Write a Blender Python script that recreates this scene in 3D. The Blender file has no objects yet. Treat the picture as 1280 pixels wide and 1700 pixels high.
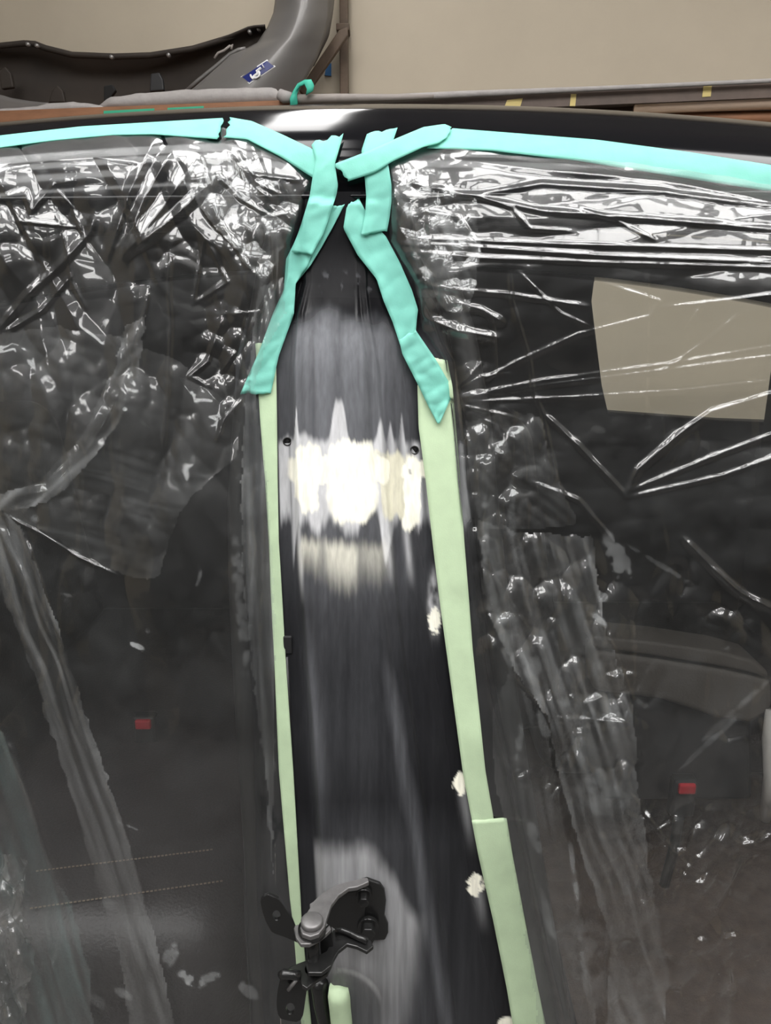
import bpy, bmesh, math, random
import numpy as np
from mathutils import Vector
from mathutils.bvhtree import BVHTree

S = bpy.context.scene
COL = S.collection

# ------------------------------------------------------------------ camera
F = 1237.0                                   # focal length in pixels of a 1280x1700 frame
PITCH = math.radians(16.0)
CAM = np.array([0.0, -0.62, 1.38])
cd = bpy.data.cameras.new('camera'); cam = bpy.data.objects.new('camera', cd); COL.objects.link(cam)
cam.location = CAM; cam.rotation_euler = (math.pi/2 - PITCH, 0, 0)
cd.sensor_fit = 'VERTICAL'; cd.sensor_height = 36.0; cd.lens = 36.0*F/1700.0
cd.clip_start = 0.02
S.camera = cam
# ------------------------------------------------------------------ world, exposure
w = bpy.data.worlds.new('world'); S.world = w; w.use_nodes = True
w.node_tree.nodes['Background'].inputs[0].default_value = (0.5, 0.5, 0.55, 1)
w.node_tree.nodes['Background'].inputs[1].default_value = 0.15
S.view_settings.view_transform = 'Standard'; S.view_settings.look = 'None'
S.view_settings.gamma = 1.0; S.view_settings.use_curve_mapping = False
S.view_settings.exposure = 0.0
# ceiling lamps: (x, y, length, rotation about z); each is a flat panel fitting built further down
LAMP_Z = 3.3
LAMPS = [(-0.9, -0.15, 1.5, 0), (0.95, -0.15, 1.5, 0), (-0.9, -0.85, 1.5, 0), (0.95, -0.85, 1.5, 0), (0.1, -1.75, 1.5, 0), (-1.9, -1.9, 1.5, 0), (2.0, -1.9, 1.5, 0),
         (-2.0, -3.7, 1.5, 0), (-0.27, 1.4, 1.5, math.pi/2-.08), (3.0, 0.9, 1.5, math.pi/2)]  # last lamp is added to brighten the right of the back wall
LAMP_POWER = 13.5

# ================================================================== helpers
cosP, sinP = math.cos(PITCH), math.sin(PITCH)
def ray(u, v):
    a = (np.asarray(u, float)-640.0)/F; b = -(np.asarray(v, float)-850.0)/F
    return np.stack([a, cosP + b*sinP + 0*a, -sinP + b*cosP + 0*a], -1)
def at_y(u, v, y):
    d = ray(u, v); t = (y-CAM[1])/d[..., 1]; return CAM + d*np.asarray(t)[..., None]
def at_z(u, v, z):
    d = ray(u, v); t = (z-CAM[2])/d[..., 2]; return CAM + d*np.asarray(t)[..., None]
WS = 0.14                                    # the back wall stands a little askew to the car
def at_w(u, v, c):
    """point on the upright plane y + WS*x = c, parallel to the back wall"""
    d = ray(u, v); t = (c-CAM[1]-WS*CAM[0])/(d[..., 1]+WS*d[..., 0]); return CAM + d*np.asarray(t)[..., None]

rng = np.random.default_rng(7)
TAB = [np.random.default_rng(100+i).random((256, 256)) for i in range(8)]
def vn(x, y, s=0):
    x = np.asarray(x, float); y = np.asarray(y, float)
    xi = np.floor(x).astype(int); yi = np.floor(y).astype(int); fx = x-xi; fy = y-yi
    fx = fx*fx*(3-2*fx); fy = fy*fy*(3-2*fy); T = TAB[s % 8]; o = 17*s
    g = lambda i, j: T[(xi+i+o) & 255, (yi+j+3*o) & 255]
    return (g(0, 0)*(1-fx)+g(1, 0)*fx)*(1-fy) + (g(0, 1)*(1-fx)+g(1, 1)*fx)*fy
def fbm(x, y, s=0, n=4):
    r = 0; a = .5
    for i in range(n): r = r + a*vn(x*2**i, y*2**i, s+i); a *= .5
    return r
def pillow(x, y, s=0):
    """puckers with sharp V creases, like crumpled foil; slope about +-1, cell about 1"""
    xi = np.floor(x).astype(int); yi = np.floor(y).astype(int); best = np.full(x.shape, -1e9)
    A, B, Cc = TAB[s % 8], TAB[(s+1) % 8], TAB[(s+2) % 8]
    for i in (-1, 0, 1):
        for j in (-1, 0, 1):
            a, b = (xi+i+31*s) & 255, (yi+j+57*s) & 255
            dx = x-(xi+i+A[a, b]); dy = y-(yi+j+B[a, b])
            best = np.maximum(best, 0.35*Cc[a, b] - dx*dx - dy*dy)
    return best
def sstep(a, b, x):
    t = np.clip((np.asarray(x, float)-a)/(b-a), 0, 1); return t*t*(3-2*t)
def interp(pts, q):
    p = np.array(pts, float); return np.interp(q, p[:, 0], p[:, 1])

def mesh_obj(name, verts, faces, mat=None, parent=None, smooth=True):
    me = bpy.data.meshes.new(name); me.from_pydata([tuple(map(float, p)) for p in verts], [], [tuple(map(int, f)) for f in faces]); me.update()
    o = bpy.data.objects.new(name, me); COL.objects.link(o)
    if mat: me.materials.append(mat)
    if smooth and len(me.polygons): me.polygons.foreach_set('use_smooth', [True]*len(me.polygons))
    if parent: put(o, parent)
    return o
def put(o, parent):
    o.parent = parent; o.matrix_parent_inverse = parent.matrix_basis.inverted()
def grid_obj(name, P, mat=None, parent=None, mask=None):
    """P: (m, n, 3) points; fast quad grid, mask keeps faces whose four corners are all kept"""
    m, n = P.shape[:2]; idx = np.arange(m*n).reshape(m, n)
    q = np.stack([idx[:-1, :-1], idx[1:, :-1], idx[1:, 1:], idx[:-1, 1:]], -1).reshape(-1, 4)
    co = P.reshape(-1, 3); used = None
    if mask is not None:
        k = mask.reshape(-1)[q].all(1); q = q[k]
        used = np.unique(q); rm = np.zeros(m*n, int); rm[used] = np.arange(len(used)); q = rm[q]; co = co[used]
    me = bpy.data.meshes.new(name); me.vertices.add(len(co)); me.vertices.foreach_set('co', co.astype(np.float32).ravel())
    me.loops.add(q.size); me.loops.foreach_set('vertex_index', q.astype(np.int32).ravel())
    me.polygons.add(len(q)); me.polygons.foreach_set('loop_start', np.arange(0, q.size, 4, dtype=np.int32))
    me.polygons.foreach_set('use_smooth', np.ones(len(q), bool))
    me.update(calc_edges=True); me.validate()
    if mat: me.materials.append(mat)
    o = bpy.data.objects.new(name, me); COL.objects.link(o)
    if parent: put(o, parent)
    o['_n'] = 0; del o['_n']
    return o, used
def add_attr(o, name, vals):
    a = o.data.attributes.new(name, 'FLOAT', 'POINT'); a.data.foreach_set('value', np.asarray(vals, np.float32).ravel())
def bm_obj(name, bm, mat, parent=None, smooth=False, bevel=0, seg=2):
    bmesh.ops.recalc_face_normals(bm, faces=bm.faces)
    me = bpy.data.meshes.new(name); bm.to_mesh(me); bm.free(); me.materials.append(mat)
    if smooth: me.polygons.foreach_set('use_smooth', [True]*len(me.polygons))
    o = bpy.data.objects.new(name, me); COL.objects.link(o)
    if parent: put(o, parent)
    if bevel:
        b = o.modifiers.new('bevel', 'BEVEL'); b.width = bevel; b.segments = seg; b.limit_method = 'ANGLE'; b.angle_limit = math.radians(35)
    return o
def b_box(bm, lo, hi, M=None):
    vs = [bm.verts.new(Vector((x, y, z)) if M is None else M @ Vector((x, y, z))) for x in (lo[0], hi[0]) for y in (lo[1], hi[1]) for z in (lo[2], hi[2])]
    for f in ((0, 1, 3, 2), (4, 6, 7, 5), (0, 4, 5, 1), (2, 3, 7, 6), (0, 2, 6, 4), (1, 5, 7, 3)): bm.faces.new([vs[i] for i in f])
def b_tube(bm, pts, r, n=12, caps=True):
    pts = [Vector(p) for p in pts]; rs = r if hasattr(r, '__len__') else [r]*len(pts); rings = []
    up = None
    for i, p in enumerate(pts):
        t = (pts[min(i+1, len(pts)-1)]-pts[max(i-1, 0)]).normalized()
        if up is None: up = Vector((0, 0, 1)) if abs(t.z) < .9 else Vector((1, 0, 0))
        a = t.cross(up).normalized(); b = a.cross(t).normalized(); up = b
        rings.append([bm.verts.new(p + rs[i]*(a*math.cos(2*math.pi*k/n)+b*math.sin(2*math.pi*k/n))) for k in range(n)])
    for A, B in zip(rings[:-1], rings[1:]):
        for k in range(n): bm.faces.new((A[k], A[(k+1) % n], B[(k+1) % n], B[k]))
    if caps: bm.faces.new(rings[0][::-1]); bm.faces.new(rings[-1])
def tube_obj(name, pts, r, mat, parent=None, n=12):
    bm = bmesh.new(); b_tube(bm, pts, r, n); return bm_obj(name, bm, mat, parent, True)
def b_prism(bm, poly, ext):
    """closed polygon (3D points) pushed along the vector ext"""
    a = [bm.verts.new(Vector(p)) for p in poly]; b = [bm.verts.new(Vector(p)+Vector(ext)) for p in poly]; n = len(a)
    bm.faces.new(a[::-1]); bm.faces.new(b)
    for k in range(n): bm.faces.new((a[k], a[(k+1) % n], b[(k+1) % n], b[k]))
def b_ring_plate(bm, outer, hole, ext):
    """plate with one hole: outer and hole have the same count of points"""
    e = Vector(ext); n = len(outer)
    A = [bm.verts.new(Vector(p)) for p in outer]; B = [bm.verts.new(Vector(p)) for p in hole]
    A2 = [bm.verts.new(Vector(p)+e) for p in outer]; B2 = [bm.verts.new(Vector(p)+e) for p in hole]
    for k in range(n):
        j = (k+1) % n
        bm.faces.new((A[k], A[j], B[j], B[k])); bm.faces.new((A2[k], B2[k], B2[j], A2[j]))
        bm.faces.new((A[k], A2[k], A2[j], A[j])); bm.faces.new((B[k], B[j], B2[j], B2[k]))
def empty(name, loc=(0, 0, 0)):
    o = bpy.data.objects.new(name, None); COL.objects.link(o); o.location = [float(c) for c in loc]; o.empty_display_size = .05
    return o
def tag(o, label, cat, group=None, kind=None):
    o['label'] = label; o['category'] = cat
    if group: o['group'] = group
    if kind: o['kind'] = kind
    return o
def struct(o): o['kind'] = 'structure'; return o
def resample(poly, n):
    p = np.array(poly, float); L = np.r_[0, np.cumsum(np.hypot(*np.diff(p, axis=0).T))]
    q = np.linspace(0, L[-1], n); return np.stack([np.interp(q, L, p[:, 0]), np.interp(q, L, p[:, 1])], -1)

# ------------------------------------------------------------------ materials
def new_mat(name):
    m = bpy.data.materials.new(name); m.use_nodes = True; nt = m.node_tree; nt.nodes.clear()
    out = nt.nodes.new('ShaderNodeOutputMaterial'); return m, nt, out
def simple(name, col, rough=.5, metal=0, coat=0, noise=0, nscale=8, bump=0, bscale=60, spec=.5, stretch=(1, 1, 1), emit=0, sheen=0):
    m, nt, out = new_mat(name); N = nt.nodes; L = nt.links
    p = N.new('ShaderNodeBsdfPrincipled'); L.new(p.outputs[0], out.inputs[0])
    p.inputs['Base Color'].default_value = (*col, 1); p.inputs['Roughness'].default_value = rough; p.inputs['Metallic'].default_value = metal
    p.inputs['Coat Weight'].default_value = coat; p.inputs['Coat Roughness'].default_value = .03; p.inputs['Specular IOR Level'].default_value = spec
    if sheen: p.inputs['Sheen Weight'].default_value = sheen
    if emit:
        p.inputs['Emission Color'].default_value = (*col, 1); p.inputs['Emission Strength'].default_value = emit
    if noise or bump:
        tc = N.new('ShaderNodeTexCoord'); mp = N.new('ShaderNodeMapping'); mp.inputs['Scale'].default_value = stretch; L.new(tc.outputs['Object'], mp.inputs[0])
    if noise:
        t = N.new('ShaderNodeTexNoise'); t.inputs['Scale'].default_value = nscale; t.inputs['Detail'].default_value = 6; t.inputs['Roughness'].default_value = .62; L.new(mp.outputs[0], t.inputs[0])
        r = N.new('ShaderNodeMapRange'); r.inputs[1].default_value = .25; r.inputs[2].default_value = .75; r.inputs[3].default_value = 1-noise; r.inputs[4].default_value = 1+noise*.6
        L.new(t.outputs[0], r.inputs[0])
        mx = N.new('ShaderNodeVectorMath'); mx.operation = 'SCALE'; mx.inputs[0].default_value = col; L.new(r.outputs[0], mx.inputs['Scale']); L.new(mx.outputs[0], p.inputs['Base Color'])
    if bump:
        t2 = N.new('ShaderNodeTexNoise'); t2.inputs['Scale'].default_value = bscale; t2.inputs['Detail'].default_value = 4; L.new(mp.outputs[0], t2.inputs[0])
        b = N.new('ShaderNodeBump'); b.inputs['Strength'].default_value = bump; b.inputs['Distance'].default_value = .004; L.new(t2.outputs[0], b.inputs['Height']); L.new(b.outputs[0], p.inputs['Normal'])
    return m
def tape_mat(name, col, trans=.25):
    m, nt, out = new_mat(name); N = nt.nodes; L = nt.links
    p = N.new('ShaderNodeBsdfPrincipled'); p.inputs['Roughness'].default_value = .55; p.inputs['Specular IOR Level'].default_value = .3
    tc = N.new('ShaderNodeTexCoord'); t = N.new('ShaderNodeTexNoise'); t.inputs['Scale'].default_value = 45; t.inputs['Detail'].default_value = 5; L.new(tc.outputs['Object'], t.inputs[0])
    r = N.new('ShaderNodeMapRange'); r.inputs[1].default_value = .3; r.inputs[2].default_value = .7; r.inputs[3].default_value = .93; r.inputs[4].default_value = 1.05; L.new(t.outputs[0], r.inputs[0])
    mx = N.new('ShaderNodeVectorMath'); mx.operation = 'SCALE'; mx.inputs[0].default_value = col; L.new(r.outputs[0], mx.inputs['Scale']); L.new(mx.outputs[0], p.inputs['Base Color'])
    t2 = N.new('ShaderNodeTexNoise'); t2.inputs['Scale'].default_value = 900; L.new(tc.outputs['Object'], t2.inputs[0])
    b = N.new('ShaderNodeBump'); b.inputs['Strength'].default_value = .25; b.inputs['Distance'].default_value = .0006; L.new(t2.outputs[0], b.inputs['Height']); L.new(b.outputs[0], p.inputs['Normal'])
    tr = N.new('ShaderNodeBsdfTranslucent'); L.new(mx.outputs[0], tr.inputs[0])
    ms = N.new('ShaderNodeMixShader'); ms.inputs[0].default_value = trans*.4; L.new(p.outputs[0], ms.inputs[1]); L.new(tr.outputs[0], ms.inputs[2])
    tp = N.new('ShaderNodeBsdfTransparent'); tp.inputs[0].default_value = (.6, 1, .9, 1)
    m2 = N.new('ShaderNodeMixShader'); m2.inputs[0].default_value = trans*.4; L.new(ms.outputs[0], m2.inputs[1]); L.new(tp.outputs[0], m2.inputs[2]); L.new(m2.outputs[0], out.inputs[0])
    return m
def film_mat(name, haze=.05, hcol=(.82, .85, .86), rough=.06, refl=2.4, bump=.10, attr=False):
    """thin clear polythene: mirror-like where it faces a lamp, slightly milky, otherwise see-through"""
    m, nt, out = new_mat(name); N = nt.nodes; L = nt.links
    g = N.new('ShaderNodeNewGeometry')
    ior = N.new('ShaderNodeMapRange'); ior.inputs[3].default_value = 1.5; ior.inputs[4].default_value = 1/1.5; L.new(g.outputs['Backfacing'], ior.inputs[0])
    tc = N.new('ShaderNodeTexCoord'); n1 = N.new('ShaderNodeTexNoise'); n1.inputs['Scale'].default_value = 45; n1.inputs['Detail'].default_value = 1; L.new(tc.outputs['Object'], n1.inputs[0])
    bp = N.new('ShaderNodeBump'); bp.inputs['Strength'].default_value = bump; bp.inputs['Distance'].default_value = .004; L.new(n1.outputs[0], bp.inputs['Height'])
    fr = N.new('ShaderNodeFresnel'); L.new(ior.outputs[0], fr.inputs[0]); L.new(bp.outputs[0], fr.inputs[1])
    mu = N.new('ShaderNodeMath'); mu.operation = 'MULTIPLY'; mu.use_clamp = True; mu.inputs[1].default_value = refl; L.new(fr.outputs[0], mu.inputs[0])
    gl = N.new('ShaderNodeBsdfGlossy'); gl.inputs['Roughness'].default_value = rough; L.new(bp.outputs[0], gl.inputs['Normal'])
    g2 = N.new('ShaderNodeBsdfGlossy'); g2.inputs['Roughness'].default_value = .33; gm = N.new('ShaderNodeMixShader'); gm.inputs[0].default_value = .5
    L.new(gl.outputs[0], gm.inputs[1]); L.new(g2.outputs[0], gm.inputs[2]); gl = gm
    tp = N.new('ShaderNodeBsdfTransparent'); tp.inputs[0].default_value = (.97, .98, .98, 1)
    df = N.new('ShaderNodeBsdfDiffuse'); df.inputs[0].default_value = (*hcol, 1); tl = N.new('ShaderNodeBsdfTranslucent'); tl.inputs[0].default_value = (*hcol, 1)
    dm = N.new('ShaderNodeMixShader'); dm.inputs[0].default_value = .35; L.new(df.outputs[0], dm.inputs[1]); L.new(tl.outputs[0], dm.inputs[2])
    n2 = N.new('ShaderNodeTexNoise'); n2.inputs['Scale'].default_value = 14; n2.inputs['Detail'].default_value = 6; n2.inputs['Roughness'].default_value = .65; L.new(tc.outputs['Object'], n2.inputs[0])
    hz = N.new('ShaderNodeMapRange'); hz.inputs[1].default_value = .38; hz.inputs[2].default_value = .7; hz.inputs[3].default_value = haze*.55; hz.inputs[4].default_value = haze*1.8; L.new(n2.outputs[0], hz.inputs[0])
    if attr:
        an = N.new('ShaderNodeAttribute'); an.attribute_name = 'milk'; mm = N.new('ShaderNodeMath'); mm.operation = 'MULTIPLY'; mm.use_clamp = True
        L.new(hz.outputs[0], mm.inputs[0]); L.new(an.outputs['Fac'], mm.inputs[1]); hz = mm
    a = N.new('ShaderNodeMixShader'); L.new(hz.outputs[0], a.inputs[0]); L.new(tp.outputs[0], a.inputs[1]); L.new(dm.outputs[0], a.inputs[2])
    b = N.new('ShaderNodeMixShader'); L.new(mu.outputs[0], b.inputs[0]); L.new(a.outputs[0], b.inputs[1]); L.new(gl.outputs[0], b.inputs[2]); L.new(b.outputs[0], out.inputs[0])
    return m
def pillar_mat():
    m, nt, out = new_mat('sanded_pillar_paint'); N = nt.nodes; L = nt.links
    p = N.new('ShaderNodeBsdfPrincipled'); p.inputs['Specular IOR Level'].default_value = .14; L.new(p.outputs[0], out.inputs[0])
    at = lambda nm: (lambda n: (setattr(n, 'attribute_name', nm), n)[1])(N.new('ShaderNodeAttribute'))
    prev = N.new('ShaderNodeRGB'); prev.outputs[0].default_value = (.006, .006, .007, 1); cur = prev.outputs[0]
    for nm, c in (('scuff', (.16, .165, .18)), ('primer', (.52, .525, .54)), ('tan', (.62, .60, .47)), ('putty', (.93, .91, .78))):
        mx = N.new('ShaderNodeMix'); mx.data_type = 'RGBA'; L.new(at(nm).outputs['Fac'], mx.inputs[0]); L.new(cur, mx.inputs[6]); mx.inputs[7].default_value = (*c, 1); cur = mx.outputs[2]
    tc = N.new('ShaderNodeTexCoord'); mp = N.new('ShaderNodeMapping'); mp.inputs['Scale'].default_value = (1, 1, .06); L.new(tc.outputs['Object'], mp.inputs[0])
    t = N.new('ShaderNodeTexNoise'); t.inputs['Scale'].default_value = 260; t.inputs['Detail'].default_value = 4; L.new(mp.outputs[0], t.inputs[0])
    r = N.new('ShaderNodeMapRange'); r.inputs[1].default_value = .3; r.inputs[2].default_value = .7; r.inputs[3].default_value = .85; r.inputs[4].default_value = 1.12; L.new(t.outputs[0], r.inputs[0])
    vm = N.new('ShaderNodeVectorMath'); vm.operation = 'SCALE'; L.new(cur, vm.inputs[0]); L.new(r.outputs[0], vm.inputs['Scale']); L.new(vm.outputs[0], p.inputs['Base Color'])
    rg = N.new('ShaderNodeMapRange'); rg.inputs[3].default_value = .1; rg.inputs[4].default_value = .5; L.new(at('matte').outputs['Fac'], rg.inputs[0]); L.new(rg.outputs[0], p.inputs['Roughness'])
    b = N.new('ShaderNodeBump'); b.inputs['Strength'].default_value = .12; b.inputs['Distance'].default_value = .001; L.new(t.outputs[0], b.inputs['Height']); L.new(b.outputs[0], p.inputs['Normal'])
    return m

M_black = simple('black_car_paint', (.004, .004, .005), .10, spec=.28)
M_wall = simple('stained_cream_wall', (.43, .375, .292), .85, noise=.10, nscale=1.6, bump=.06, bscale=30)
M_conc = simple('concrete', (.12, .115, .11), .7, noise=.3, nscale=3)
M_ceil = simple('dark_ceiling', (.45, .45, .45), .9)
M_rubber = simple('black_rubber', (.012, .012, .012), .45, bump=.1)
M_trim = simple('dark_trim', (.014, .014, .015), .6, noise=.2)
M_head = simple('headliner_cloth', (.06, .055, .05), .95)
M_carpet = simple('reflection_brown_carpet', (.055, .038, .028), 1, noise=.4, nscale=40, bump=.6, bscale=300)  # brown put in for the shop floor's reflection on the film
M_leather = simple('black_leather', (.024, .021, .021), .5, noise=.2, bump=.25, bscale=250)
M_thread = simple('tan_thread', (.14, .11, .08), .8)
M_greyv = simple('grey_vinyl', (.075, .066, .057), .6, noise=.1, bump=.2, bscale=300)
M_red = simple('red_plastic', (.32, .012, .02), .35)
M_teal = tape_mat('teal_masking_tape', (.25, .66, .565), .4)
M_pale = tape_mat('pale_green_masking_tape', (.52, .66, .44), .12)
M_film = film_mat('clear_film', .022, attr=True)
M_fold = film_mat('milky_film_fold', .14, rough=.12, attr=True)
M_tealfilm = film_mat('teal_tinted_film', .10, hcol=(.45, .72, .70), rough=.12, attr=True)
M_silver = simple('silver_paint', (.16, .152, .145), .5, metal=.3, coat=.3, noise=.05)
M_inner = simple('unpainted_bumper_plastic', (.026, .019, .014), .7, noise=.35, nscale=6)
M_blue = simple('sticker_blue', (.008, .016, .13), .4)
M_white = simple('sticker_white', (.75, .75, .75), .5)
M_foam = simple('grey_foam', (.33, .31, .30), .9, noise=.18, nscale=20, bump=.5, bscale=60)
M_wood = simple('orange_brown_board', (.26, .12, .06), .7, noise=.3, nscale=6, stretch=(1, 6, 6))
M_brown = simple('brown_steel', (.10, .07, .055), .6, noise=.3, nscale=12)
M_rust = simple('rusty_steel', (.11, .075, .05), .7, noise=.45, nscale=14)
M_greytube = simple('grey_pipe', (.27, .24, .22), .6, noise=.2)
M_copper = simple('copper_tube', (.92, .70, .54), .35, metal=.25, noise=.1)
M_yellow = simple('yellow_tape', (.55, .44, .16), .6)
M_bluet = simple('blue_tape', (.03, .13, .3), .6)
M_green = simple('green_tape', (.03, .35, .2), .6)
M_steel = simple('phosphated_steel', (.17, .165, .165), .42, metal=.55, noise=.25, nscale=90)
M_hinge = simple('black_hinge_steel', (.016, .016, .016), .22, metal=.2, noise=.2, nscale=60)
M_dull = simple('bare_bolt_head', (.3, .29, .28), .4, metal=.7)
M_pillar = pillar_mat()
M_hole = simple('hole_black', (.003, .003, .003), .8)
M_chrome = simple('lamp_housing', (.7, .7, .7), .5)
m_, nt_, o_ = new_mat('lamp_tube_light'); e_ = nt_.nodes.new('ShaderNodeEmission'); e_.inputs[0].default_value = (1, .985, .97, 1); e_.inputs[1].default_value = LAMP_POWER; nt_.links.new(e_.outputs[0], o_.inputs[0]); M_tube = m_
m_, nt_, o_ = new_mat('window_glass'); a_ = nt_.nodes.new('ShaderNodeBsdfTransparent'); a_.inputs[0].default_value = (.93, .95, .93, 1); b_ = nt_.nodes.new('ShaderNodeBsdfGlossy'); b_.inputs[1].default_value = .02; x_ = nt_.nodes.new('ShaderNodeMixShader'); x_.inputs[0].default_value = .05
nt_.links.new(a_.outputs[0], x_.inputs[1]); nt_.links.new(b_.outputs[0], x_.inputs[2]); nt_.links.new(x_.outputs[0], o_.inputs[0]); M_glass = m_

# ================================================================== setting
WC = 2.35                                    # back wall: y + WS*x = WC
def slab(name, lo, hi, mat):
    bm = bmesh.new(); b_box(bm, lo, hi); return struct(bm_obj(name, bm, mat))
slab('floor', (-4.2, -5.0, -.1), (4.2, 3.2, 0), M_conc)
slab('ceiling', (-4.2, -5.0, 3.6), (4.2, 3.2, 3.7), M_ceil)
slab('wall_left', (-4.2, -5.0, 0), (-4.1, 3.2, 3.6), M_wall)
slab('wall_right', (4.1, -5.0, 0), (4.2, 3.2, 3.6), M_wall)
slab('wall_front', (-4.1, -5.0, 0), (4.1, -4.9, 3.6), simple('grey_shutter_wall', (.12, .12, .12), .7))
bm = bmesh.new()
b_prism(bm, [(-4.1, WC+WS*4.1, 0), (4.1, WC-WS*4.1, 0), (4.1, WC-WS*4.1, 3.6), (-4.1, WC+WS*4.1, 3.6)], (0, .1, 0))
struct(bm_obj('wall_back', bm, M_wall))

for k, (lx, ly, ln, rz) in enumerate(LAMPS):
    wd = .12 if ly > 1 else .25
    e = empty('ceiling_lamp', (lx, ly, LAMP_Z)); e.rotation_euler.z = rz
    places = ["over the car's left half, nearer row", "over the car's right half, nearer row", "over the car's left half, outer row", "over the car's right half, outer row", 'right behind the camera', 'behind the camera to the left', 'behind the camera to the right', 'in the far left corner behind the camera', 'lengthwise between car and back wall', 'lengthwise, added to brighten the right of the back wall']
    tag(e, 'flat panel ceiling lamp hanging ' + places[k], 'lamp', 'ceiling lamps')
    bm = bmesh.new(); b_box(bm, (-ln/2-.04, -wd-.04, .04), (ln/2+.04, wd+.04, .12)); h = bm_obj('housing', bm, M_chrome, None, bevel=.01); h.parent = e
    for sx in (-ln*.35, ln*.35):
        bm = bmesh.new(); b_tube(bm, [(sx, 0, .11), (sx, 0, .3)], .008, 8); h = bm_obj('hanger', bm, M_chrome); h.parent = e
    bm = bmesh.new(); b_box(bm, (-ln/2, -wd, .015), (ln/2, wd, .04)); h = bm_obj('diffuser', bm, M_tube, None); h.parent = e

# ================================================================== car body
car = empty('car_body', (0, .6, 0))
tag(car, 'black car with its doors off, roof and bare middle pillar masked for repair', 'car')
# outer profile in (y, z), from the sill up over the roof rail to the middle of the roof
PROF = [(.0, .25), (-.005, .6), (0, .85), (.012, .97), (.04, 1.14), (.07, 1.3), (.093, 1.42), (.1, 1.462), (.102, 1.485), (.108, 1.505), (.118, 1.519), (.133, 1.533), (.16, 1.552), (.19, 1.563), (.22, 1.5685), (.26, 1.5715), (.32, 1.573), (.45, 1.574), (.68, 1.5745)]
def dense(prof, n):
    p = np.array(prof); L = np.r_[0, np.cumsum(np.hypot(*np.diff(p, axis=0).T))]
    q = np.linspace(0, L[-1], n); a = np.stack([np.interp(q, L, p[:, 0]), np.interp(q, L, p[:, 1])], -1)
    for _ in range(4): a[1:-1] = (a[:-2]+2*a[1:-1]+a[2:])/4
    return a
def sweep(prof, xs):
    p = np.asarray(prof); P = np.zeros((len(xs), len(p), 3))
    for i, x in enumerate(xs):
        P[i, :, 0] = x; P[i, :, 1] = p[:, 0]; P[i, :, 2] = p[:, 1] - .112*x*x*sstep(1.2, 1.5, p[:, 1])
    return P
XS = np.linspace(-1.0, 1.0, 81)
FULL = dense(PROF, 400)
def bvh_of(P):
    m, n = P.shape[:2]; idx = np.arange(m*n).reshape(m, n)
    q = np.stack([idx[:-1, :-1], idx[1:, :-1], idx[1:, 1:], idx[:-1, 1:]], -1).reshape(-1, 4)
    return BVHTree.FromPolygons([tuple(p) for p in P.reshape(-1, 3)], [tuple(map(int, f)) for f in q])
SIDE = bvh_of(sweep(FULL, XS))              # the closed flank of the car, used to find where things lie
def cast(bvh, u, v):
    d = ray(u, v); L = np.linalg.norm(d); h = bvh.ray_cast(Vector(CAM), Vector(d/L), 6)
    return None if h[0] is None else np.array(h[0])
def cast_grid(bvh, U, V, step_fill=None):
    out = np.zeros(U.shape + (3,))
    for i in range(U.shape[0]):
        for j in range(U.shape[1]):
            h = cast(bvh, U[i, j], V[i, j])
            if h is None: h = at_y(U[i, j], V[i, j], .2)
            out[i, j] = h
    return out
# roof: near rail with its rolled lip, over to the far rail
half = FULL[FULL[:, 1] > 1.458]
lip = np.array([(.185, 1.452), (.16, 1.447), (.135, 1.445), (.115, 1.447), (.104, 1.452)])
near = np.vstack([lip, half]); far = near[::-1][1:].copy(); far[:, 0] = 1.36-far[:, 0]
grid_obj('roof_panel', sweep(np.vstack([near, far]), XS), M_black, car)
hl = np.array([(.17, 1.455), (.22, 1.50), (.4, 1.53), (.68, 1.54), (.96, 1.53), (1.14, 1.50), (1.19, 1.455)])
grid_obj('headliner', sweep(hl, XS), M_head, car)
# thin bright drip line under the rail, above the pillar
drip = [cast(SIDE, u, 327-.008*(u-590)) - np.array([0, .004, 0]) for u in np.linspace(-300, 1600, 60)]
tube_obj('drip_channel', drip, .0022, M_black, car, 8)

# ---- pillar
LFT = [(300, 486), (470, 486), (520, 470), (600, 460), (700, 460), (900, 465), (1000, 470), (1100, 476), (1200, 484), (1300, 489), (1400, 494), (1500, 499), (1600, 507), (1700, 516), (1800, 526)]
RGT = [(300, 640), (480, 655), (600, 688), (700, 698), (800, 706), (900, 718), (1000, 730), (1100, 743), (1200, 760), (1300, 777), (1400, 795), (1500, 812), (1600, 831), (1700, 851), (1800, 872)]
def pillar_pts(V, Wt):
    L = interp(LFT, V); R = interp(RGT, V); return L + (R-L)*Wt
wcols = np.unique(np.r_[np.linspace(-.30, 0, 16), np.linspace(0, .2, 40), np.linspace(.2, 1.05, 130), np.linspace(1.05, 1.32, 16)])
vrows = np.arange(318, 1800, 3.0)
Vg, Wg = np.meshgrid(vrows, wcols, indexing='ij'); Ug = pillar_pts(Vg, Wg)
vb = np.arange(318, 1803, 15.0); wb = np.linspace(-.30, 1.32, 19)
VB, WB = np.meshgrid(vb, wb, indexing='ij'); BASE = cast_grid(SIDE, pillar_pts(VB, WB), VB)
def bil(B, v0, dv, w0, dw, V, Wt):
    a = (V-v0)/dv; b = (Wt-w0)/dw; i = np.clip(np.floor(a).astype(int), 0, B.shape[0]-2); j = np.clip(np.floor(b).astype(int), 0, B.shape[1]-2)
    fa = (a-i)[..., None]; fb = (b-j)[..., None]
    return (B[i, j]*(1-fb)+B[i, j+1]*fb)*(1-fa) + (B[i+1, j]*(1-fb)+B[i+1, j+1]*fb)*fa
yb = bil(BASE[..., 1:2], 318, 15.0, -.30, wb[1]-wb[0], Vg, Wg)[..., 0]
st = lambda a, b: sstep(a, b, Wg)
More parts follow.
